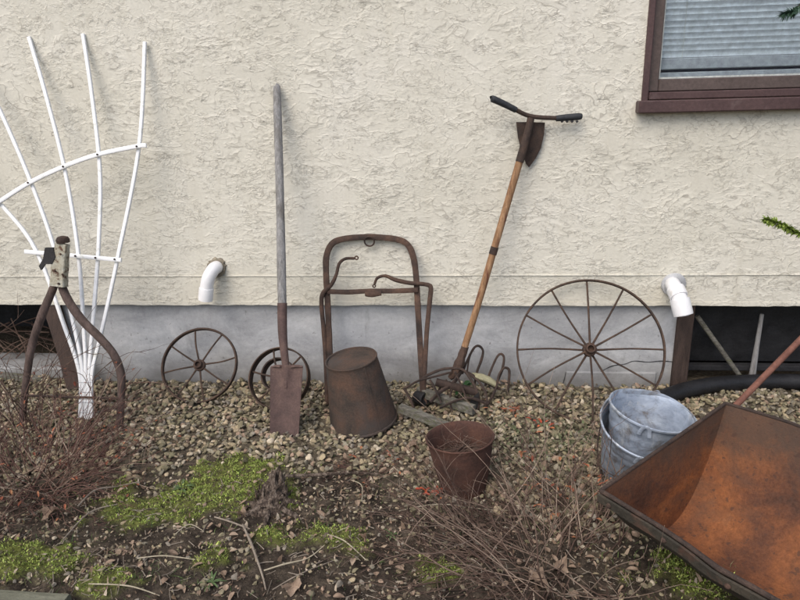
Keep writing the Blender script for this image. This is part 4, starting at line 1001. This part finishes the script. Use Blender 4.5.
# ------------------------------------------------------------------ twiggy shrubs
_d = (Bt - At); _d.z = 0; LAB = _d.length; dAB = _d.normalized(); _e = (Dt - At); _e.z = 0; dAD = _e.normalized()
def shrub(name, label, root, n, Lr, spread, lean_d, mat, r0, tall=.8, sub_n=3, leaves=0, leafmat='redleaf', droop=.5, seed=1, group=None, rootr=.05, leaf_at=None, leafL=(.008, .02), wig=.2, pale=0):
    rd = random.Random(seed); t = thing(name, label, 'shrub', tuple(root), group); mb = MB(); tips = []
    def grow(p, d, L, r, lvl):
        nonlocal mb, wig
        pts = [p.copy()]; q = p.copy(); k = 6; dd = d.copy()
        for i in range(k):
            dd = (dd + Vector((rd.gauss(0, wig), rd.gauss(0, wig), rd.gauss(0, wig * .8) - droop * .10 * (i / k)))).normalized()
            q = q + dd * (L / k)
            if q.y > -.02 and q.z < .4: q.y = -.02
            u_ = (q - At).dot(dAB) / LAB; w_ = (q - At).dot(dAD)
            if u_ > -.06 and w_ > -.05 and u_ < 1.1 and w_ < LW: break
            gz = gh(q.x, q.y) + .003
            if q.z < gz: q.z = gz; dd.z = abs(dd.z) * .3
            pts.append(q.copy())
        if len(pts) < 5: return
        k = len(pts) - 1
        sweep(mb, pts, [r, r * .85, r * .6, r * .35], n=5, sub=2)
        tips.append(pts)
        if lvl > 0:
            for s in range(rd.randint(1, sub_n)):
                i = rd.randint(2, k - 1); nd = (dd + Vector((rd.gauss(0, .6), rd.gauss(0, .6), rd.gauss(.1, .5)))).normalized(); grow(pts[i], nd, L * rd.uniform(.25, .6), r * .6, lvl - 1)
    for k in range(n):
        a = rd.uniform(0, 6.283); rr = rootr * math.sqrt(rd.random()); p = Vector((root[0] + rr * math.cos(a), root[1] + rr * math.sin(a), root[2] - .01))
        d = Vector((math.cos(a) * spread + lean_d[0] + rd.gauss(0, .25), math.sin(a) * spread + lean_d[1] + rd.gauss(0, .25), tall * rd.uniform(.3, 1.2) + lean_d[2])).normalized()
        grow(p, d, rd.uniform(*Lr), r0 * rd.uniform(.6, 1.2), 2)
    mb.build('branches', M[mat], t, sharp=180)
    if pale:
        mb = MB(); wig = .15
        for k in range(pale):
            a = rd.uniform(0, 6.283); rr = rootr * 1.2 * math.sqrt(rd.random()); p = Vector((root[0] + rr * math.cos(a), root[1] + rr * math.sin(a), root[2] - .01)); a += rd.gauss(0, 1.2)
            grow(p, Vector((math.cos(a) * .8 + lean_d[0], math.sin(a) * .8 + lean_d[1], rd.uniform(.25, .9))).normalized(), rd.uniform(.22, .62), rd.uniform(.0010, .0022), rd.choice((0, 0, 1)))
        tag(mb.build('long_stems', M['palestem'], t, sharp=180), 'long pale arching stems')
    if leaves:
        m = MB()
        for k in range(leaves):
            pts = tips[rd.randrange(len(tips))]; p = pts[rd.randint(3, len(pts) - 1)]
            if leaf_at:
                c, rad = leaf_at[k % len(leaf_at)]; near = [pp for pp in tips if (pp[-1] - c).length < rad * 2.2]
                p = rd.choice(near)[-1] if near else c + Vector((rd.gauss(0, rad * .5), rd.gauss(0, rad * .5), 0))
            leaf(m, p, (rd.gauss(0, 1), rd.gauss(0, 1), rd.gauss(0, .6)), rd.uniform(*leafL), rd.uniform(.005, .011), .3)
        m.build('leaves', M[leafmat], t)
    return t
def gp(px, py, z=0): p = onZ(px, py); p.z = gh(p.x, p.y) + z; return p
shrub('bare_shrub', 'tangled grey-brown bare shrub with a few red leaves, in front of the rusty tray', gp(558, 562), 230, (.16, .48), .8, (-.10, .06, 0), 'twig', .0023, .40, 2, 90, 'rustleaf', .8, 3, rootr=.20, wig=.24, pale=85, leaf_at=[(onZ(560, 490, .08), .05), (onZ(592, 470, .08), .05), (onZ(545, 465, .08), .06), (onZ(585, 500, .08), .06)], leafL=(.010, .024))
shrub('bare_shrub', 'reddish-brown twiggy shrub under the bent handle frame at the left edge', gp(36, 478), 190, (.14, .44), .7, (.03, .10, 0), 'redtwig', .0020, .62, 3, 150, 'rustleaf', .4, 5, rootr=.19, wig=.24, pale=40)
shrub('twig_clump', 'thin upright twigs rising in front of the left basement opening', gp(30, 432), 20, (.35, .62), .30, (-.05, 0, 0), 'twig', .0022, 1.3, 3, 14, 'rustleaf', .1, 8, rootr=.06)
shrub('twig_clump', 'small reddish twig clump spreading in front of the upturned bucket', gp(366, 470), 26, (.06, .16), .9, (0, .1, 0), 'redtwig', .0014, .35, 3, 18, 'rustleaf', .3, 12)
shrub('twig_clump', 'dry twigs arching over the rusty can', gp(478, 505), 26, (.16, .36), .7, (-.30, .35, .1), 'twig', .0014, .5, 3, 0, 'redleaf', .4, 14)
shrub('twig_clump', 'low straggling twigs lying on the soil left of the big bare shrub', gp(440, 560), 30, (.14, .34), .9, (.1, .1, 0), 'twig', .0014, .12, 3, 0, 'redleaf', .5, 17)
# red seedling before the can, orange leaves by the cultivator
def leafpatch(name, label, c, n, sx, sy, mat, L=(.012, .028)):
    mb = MB()
    for k in range(n):
        p = Vector((c.x + random.gauss(0, sx), c.y + random.gauss(0, sy), 0)); p.z = gh(p.x, p.y) + random.uniform(.012, .03)
        leaf(mb, p, (random.gauss(0, 1), random.gauss(0, 1), random.gauss(.25, .4)), random.uniform(*L), random.uniform(.007, .014), .3)
    return tag(mb.build(name, M[mat]), label, 'leaves', kind='stuff')
leafpatch('red_leaves', 'bright red leaves in front of the rusty can', onZ(436, 496), 26, .045, .012, 'redleaf')
leafpatch('orange_leaves', 'orange leaves on the gravel right of the cultivator', onZ(508, 414), 26, .035, .02, 'rustleaf')
leafpatch('red_leaves', 'red leaves on the gravel below the largest wheel', onZ(545, 428), 12, .03, .02, 'redleaf')

# stump
st = gp(270, 509, -.012); mb = MB(); prof = []
K = 22; N_ = 26; V = []; Fc = []
for j in range(N_):
    t = j / (N_ - 1); r = .045 * (1 - t) ** 1.8 + .030 * (1 - t * .2); 
    for k in range(K):
        a = 2 * math.pi * k / K; w = .35 + 1.3 * float(fbm(math.cos(a) * 2.5 + 5, math.sin(a) * 2.5 + t * 7, 33)) + .25 * (float(vnoise(k * 1.3, t * 3, 9)) - .5); rr = max(.003, r * w * (1 if t < .93 else .6))
        V.append((st.x + rr * math.cos(a) + .018 * t, st.y + rr * math.sin(a) * .8 + .05 * t, st.z + t * .115 + .05 * (float(vnoise(k * 1.1, 3, 5)) - .4) * t ** 2))
for j in range(N_ - 1):
    for k in range(K): Fc.append((j * K + k, j * K + (k + 1) % K, (j + 1) * K + (k + 1) % K, (j + 1) * K + k))
Fc.append(tuple((N_ - 1) * K + k for k in range(K))); mb.add(V, Fc)
for k in range(46):
    a = random.uniform(0, 6.28); t0 = random.uniform(0, .6); rr = (.055 * (1 - t0) ** 2.5 + .034) * random.uniform(.7, 1.0); p = st + Vector((rr * math.cos(a) + .018 * t0, rr * math.sin(a) * .8 + .05 * t0, t0 * .115))
    sweep(mb, [p, p + Vector((random.gauss(0, .006), random.gauss(.008, .006), random.uniform(.010, .022))), p + Vector((random.gauss(0, .016), random.gauss(.010, .012), random.uniform(.015, .04)))], [.006, .005, .0015], .0025, up=(math.cos(a), math.sin(a), 0), n=6, sub=3, wob=.3, seed=k)
for k in range(7):
    a = k * .9 + .3; d = Vector((math.cos(a), math.sin(a) * .7, 0)); p = st + Vector((0, 0, .03)); q = p + d * .06; e = p + d * random.uniform(.10, .17); q.z = gh(q.x, q.y) + .01; e.z = gh(e.x, e.y)
    sweep(mb, [p, q, e], [.018, .011, .003], n=7, sub=4, wob=.25, seed=k)
tag(mb.build('tree_stump', M['bark']), 'small rotted dark stump beside the bright moss patch', 'stump')

# fallen sticks, each a thing
SG = 'fallen sticks on the soil'
for pts, r, mat, lab in [
    ([(243, 527), (252, 550), (262, 575), (266, 592)], .0035, 'stick', 'grey stick lying steeply below the stump'),
    ([(264, 571), (285, 567), (308, 560), (325, 552)], .0022, 'straw', 'pale curved stick right of the steep one under the stump'),
    ([(272, 588), (300, 578), (334, 562)], .0014, 'stick', 'thin brown stick below the pale curved one'),
    ([(328, 541), (345, 549), (366, 560)], .0018, 'straw', 'short pale stick right of the small moss patch below the stump'),
    ([(138, 561), (165, 562), (196, 566)], .0016, 'straw', 'straight pale straw at the left between two moss patches'),
    ([(352, 484), (362, 492), (362, 505)], .0015, 'straw', 'tiny upright pale stalk below the upturned bucket'),
    ([(78, 508), (96, 496), (118, 490), (140, 486)], .0030, 'stick', 'brown stick right of the large dead leaf'),
    ([(60, 548), (90, 520), (118, 508)], .0022, 'stick', 'reddish stick slanting over the left moss'),
    ([(286, 482), (320, 480), (352, 477), (378, 480)], .0055, 'bark', 'dark stick lying right of the stump'),
    ([(215, 520), (232, 527), (250, 531)], .0025, 'stick', 'short stick at the foot of the stump'),
    ([(398, 512), (440, 508), (500, 512), (560, 508)], .0018, 'straw', 'long pale stem lying across the front of the rusty can'),
    ([(90, 590), (130, 594), (160, 598)], .0018, 'straw', 'pale straw near the bottom left edge timber'),
    ([(175, 538), (190, 530), (204, 532)], .0015, 'straw', 'small pale straw on the bright moss')]:
    mb = MB(); sweep(mb, [gp(x, y, r + .007 + (.012 if i % 2 else 0)) for i, (x, y) in enumerate(pts)], [r, r * 1.1, r * .8, r * .5][:max(2, len(pts))], n=7, sub=6, wob=.12)
    tag(mb.build('stick', M[mat]), lab, 'stick', SG)
mb = MB(); cnt = 0
while cnt < 150:
    p = onZ(random.uniform(-10, 640), random.uniform(455, 605)); x_, y_ = p.x, p.y
    if float(fbm(x_ * 6, y_ * 6, 55)) + random.gauss(0, .08) < .5: continue
    p.z = gh(x_, y_) + random.uniform(.004, .014); a = random.uniform(0, 6.28); leaf(mb, p, (math.cos(a), math.sin(a), random.uniform(-.1, .45)), random.uniform(.010, .034), random.uniform(.007, .020), random.uniform(-.3, .6), lob=.3); cnt += 1
tag(mb.build('leaf_litter', M['deadleaf']), 'brown dead leaves littering the dark soil in front', 'leaves', kind='stuff')
mb = MB()
for k in range(520):
    p = onZ(random.uniform(-10, 640), random.uniform(440, 605)); a = random.uniform(0, 6.28); L_ = random.uniform(.01, .05); d_ = Vector((math.cos(a), math.sin(a), 0)) * L_; q = p + d_; m_ = p + d_ * .5
    for v_ in (p, m_, q): v_.z = gh(v_.x, v_.y) + random.uniform(.003, .010)
    sweep(mb, [p, m_, q], random.uniform(.0005, .0016), n=4, sub=2)
tag(mb.build('twig_litter', M['stick']), 'small broken twigs strewn over the soil', 'twigs', kind='stuff')
# larger dead leaves, each a thing
def deadleaf(px, py, L, W, ang, lab, mat='deadleaf', lift=.012):
    rd = random.Random(px * 7 + py); c = gp(px, py, lift); V = [c + Vector((0, 0, .002))]; K = 30
    for k in range(K):
        a = 2 * math.pi * k / K; lob = 1 - .28 * abs(math.sin(a * 2.5)) - .12 * rd.random(); x = L * .5 * math.cos(a) * lob; y_ = W * .5 * math.sin(a) * lob
        zz_ = .020 * math.sin(a * 2 + px) * lob + .010 * rd.random(); V.append(c + Vector((x * math.cos(ang) - y_ * math.sin(ang), x * math.sin(ang) + y_ * math.cos(ang), max(zz_, -.006))))
    mb = MB(); mb.add(V, [(0, 1 + k, 1 + (k + 1) % K) for k in range(K)])
    sweep(mb, [c, c + Vector((math.cos(ang), math.sin(ang), .1)) * L * .5, c + Vector((math.cos(ang + .3), math.sin(ang + .3), .15)) * L * .85], .0012, n=5, sub=4)
    tag(mb.build('dead_leaf', M[mat], smooth=True, sharp=60), lab, 'leaf', 'large dead leaves on the soil')
deadleaf(54, 518, .085, .050, .5, 'largest curled tan leaf at the left, by the reddish shrub', lift=.02)
deadleaf(292, 588, .075, .055, 1.2, 'tan dead leaf at the bottom, right of the steep grey stick')
deadleaf(413, 448, .060, .040, .2, 'pinkish tan leaf on the gravel left of the rusty can')
deadleaf(538, 585, .085, .06, 2.2, 'pale dead leaf under the big bare shrub at the bottom')
deadleaf(560, 572, .07, .05, .9, 'brown dead leaf beneath the big bare shrub, by the paler one')
deadleaf(100, 470, .05, .035, .4, 'small tan leaf right of the reddish shrub')
deadleaf(243, 517, .045, .032, 2.8, 'small curled leaf at the left foot of the stump')
deadleaf(345, 462, .045, .03, .7, 'small leaf below the upturned bucket rim')
# weed with grey-green leaves on the moss
def weed(px, py, n, L, lab):
    b = gp(px, py, .004); t = thing('weed', lab, 'plant', tuple(b))
    for k in range(n):
        a = 2 * math.pi * k / n + random.uniform(-.3, .3); m = MB(); leaf(m, b, (math.cos(a), math.sin(a), random.uniform(.3, 1.3)), L * random.uniform(.7, 1.2), L * .2, .6, lob=.35); m.build('leaf', M['weedleaf'], t)
weed(183, 490, 11, .042, 'feathery green weed growing on the bright moss patch'); weed(212, 583, 9, .03, 'small green weed near the bottom left of the stump'); weed(392, 535, 8, .025, 'little green seedling left of the bare shrub')

# timber edging at the bottom left corner
e0 = onZ(-60, 601, .01); e1 = onZ(66, 610, .01); mb = MB(); sweep(mb, [e0, (e0 + e1) / 2, e1], .028, .03, up=(0, 0, 1), square=True, sub=3, wob=.02)
tag(mb.build('timber_edging', M['timber']), 'mossy timber garden edging in the bottom left corner', 'edging')

# evergreen sprays reaching in from the right
def spray(name, label, pts, mat, seed, nl=(.012, .022), dens=26, wd=.004):
    rd = random.Random(seed); t = thing(name, label, 'branch', tuple(pts[-1])); mb = MB(); P = smooth_path(pts, 6); sweep(mb, P, [.0012, .0022, .004], n=6, sub=1); mb.build('twig', M['twig'], t)
    m = MB()
    for i in range(len(P) - 1):
        for k in range(dens):
            p = P[i].lerp(P[i + 1], rd.random()); d = (P[max(i - 1, 0)] - P[i + 1]).normalized() * .8 + Vector((rd.gauss(0, .45), rd.gauss(0, .45), rd.gauss(0, .45)))
            leaf(m, p, d, rd.uniform(*nl), wd, .2)
    m.build('foliage', M[mat], t)
spray('evergreen_spray', 'yellow-green evergreen sprig reaching in at the right beside the stucco', [onY(766, 220, -.35), onY(782, 225, -.33), onY(800, 234, -.31), onY(850, 250, -.28), onY(930, 262, -.25)], 'needle', 3, (.012, .024), 40, .008)
spray('evergreen_spray', 'blue-green needled twig hanging over the top right corner of the window', [onY(784, 14, -.35), onY(792, 12, -.34), onY(800, 5, -.33), onY(840, -25, -.3), onY(900, -60, -.25)], 'needle_dark', 4, (.014, .028), 22)

# ------------------------------------------------------------------ light
w = bpy.data.worlds.new('World'); scene.world = w; w.use_nodes = True; nt = w.node_tree
bg = nt.nodes['Background']; sky = nt.nodes.new('ShaderNodeTexSky'); sky.sky_type = 'NISHITA'; sky.sun_disc = False
EL, AZ = 50, 205                                             # sun to the front left of the wall, high
sky.sun_elevation = R(EL); sky.sun_rotation = R(AZ); sky.dust_density = 3; sky.air_density = 1.0; sky.ozone_density = .6
nt.links.new(sky.outputs[0], bg.inputs[0]); bg.inputs[1].default_value = .12
ld = bpy.data.lights.new('sun', 'SUN'); ld.energy = 1.0; ld.angle = R(50); ld.color = (1, .95, .87)
sun = bpy.data.objects.new('sun', ld); COL.objects.link(sun)
dirv = Vector((math.sin(R(AZ)) * math.cos(R(EL)), math.cos(R(AZ)) * math.cos(R(EL)), math.sin(R(EL))))
sun.rotation_euler = dirv.to_track_quat('Z', 'Y').to_euler(); sun.location = dirv * 20
vs = scene.view_settings; vs.view_transform = 'Standard'; vs.look = 'None'; vs.gamma = 1; vs.use_curve_mapping = False; vs.exposure = 0.72
scene.cycles.max_bounces = 6
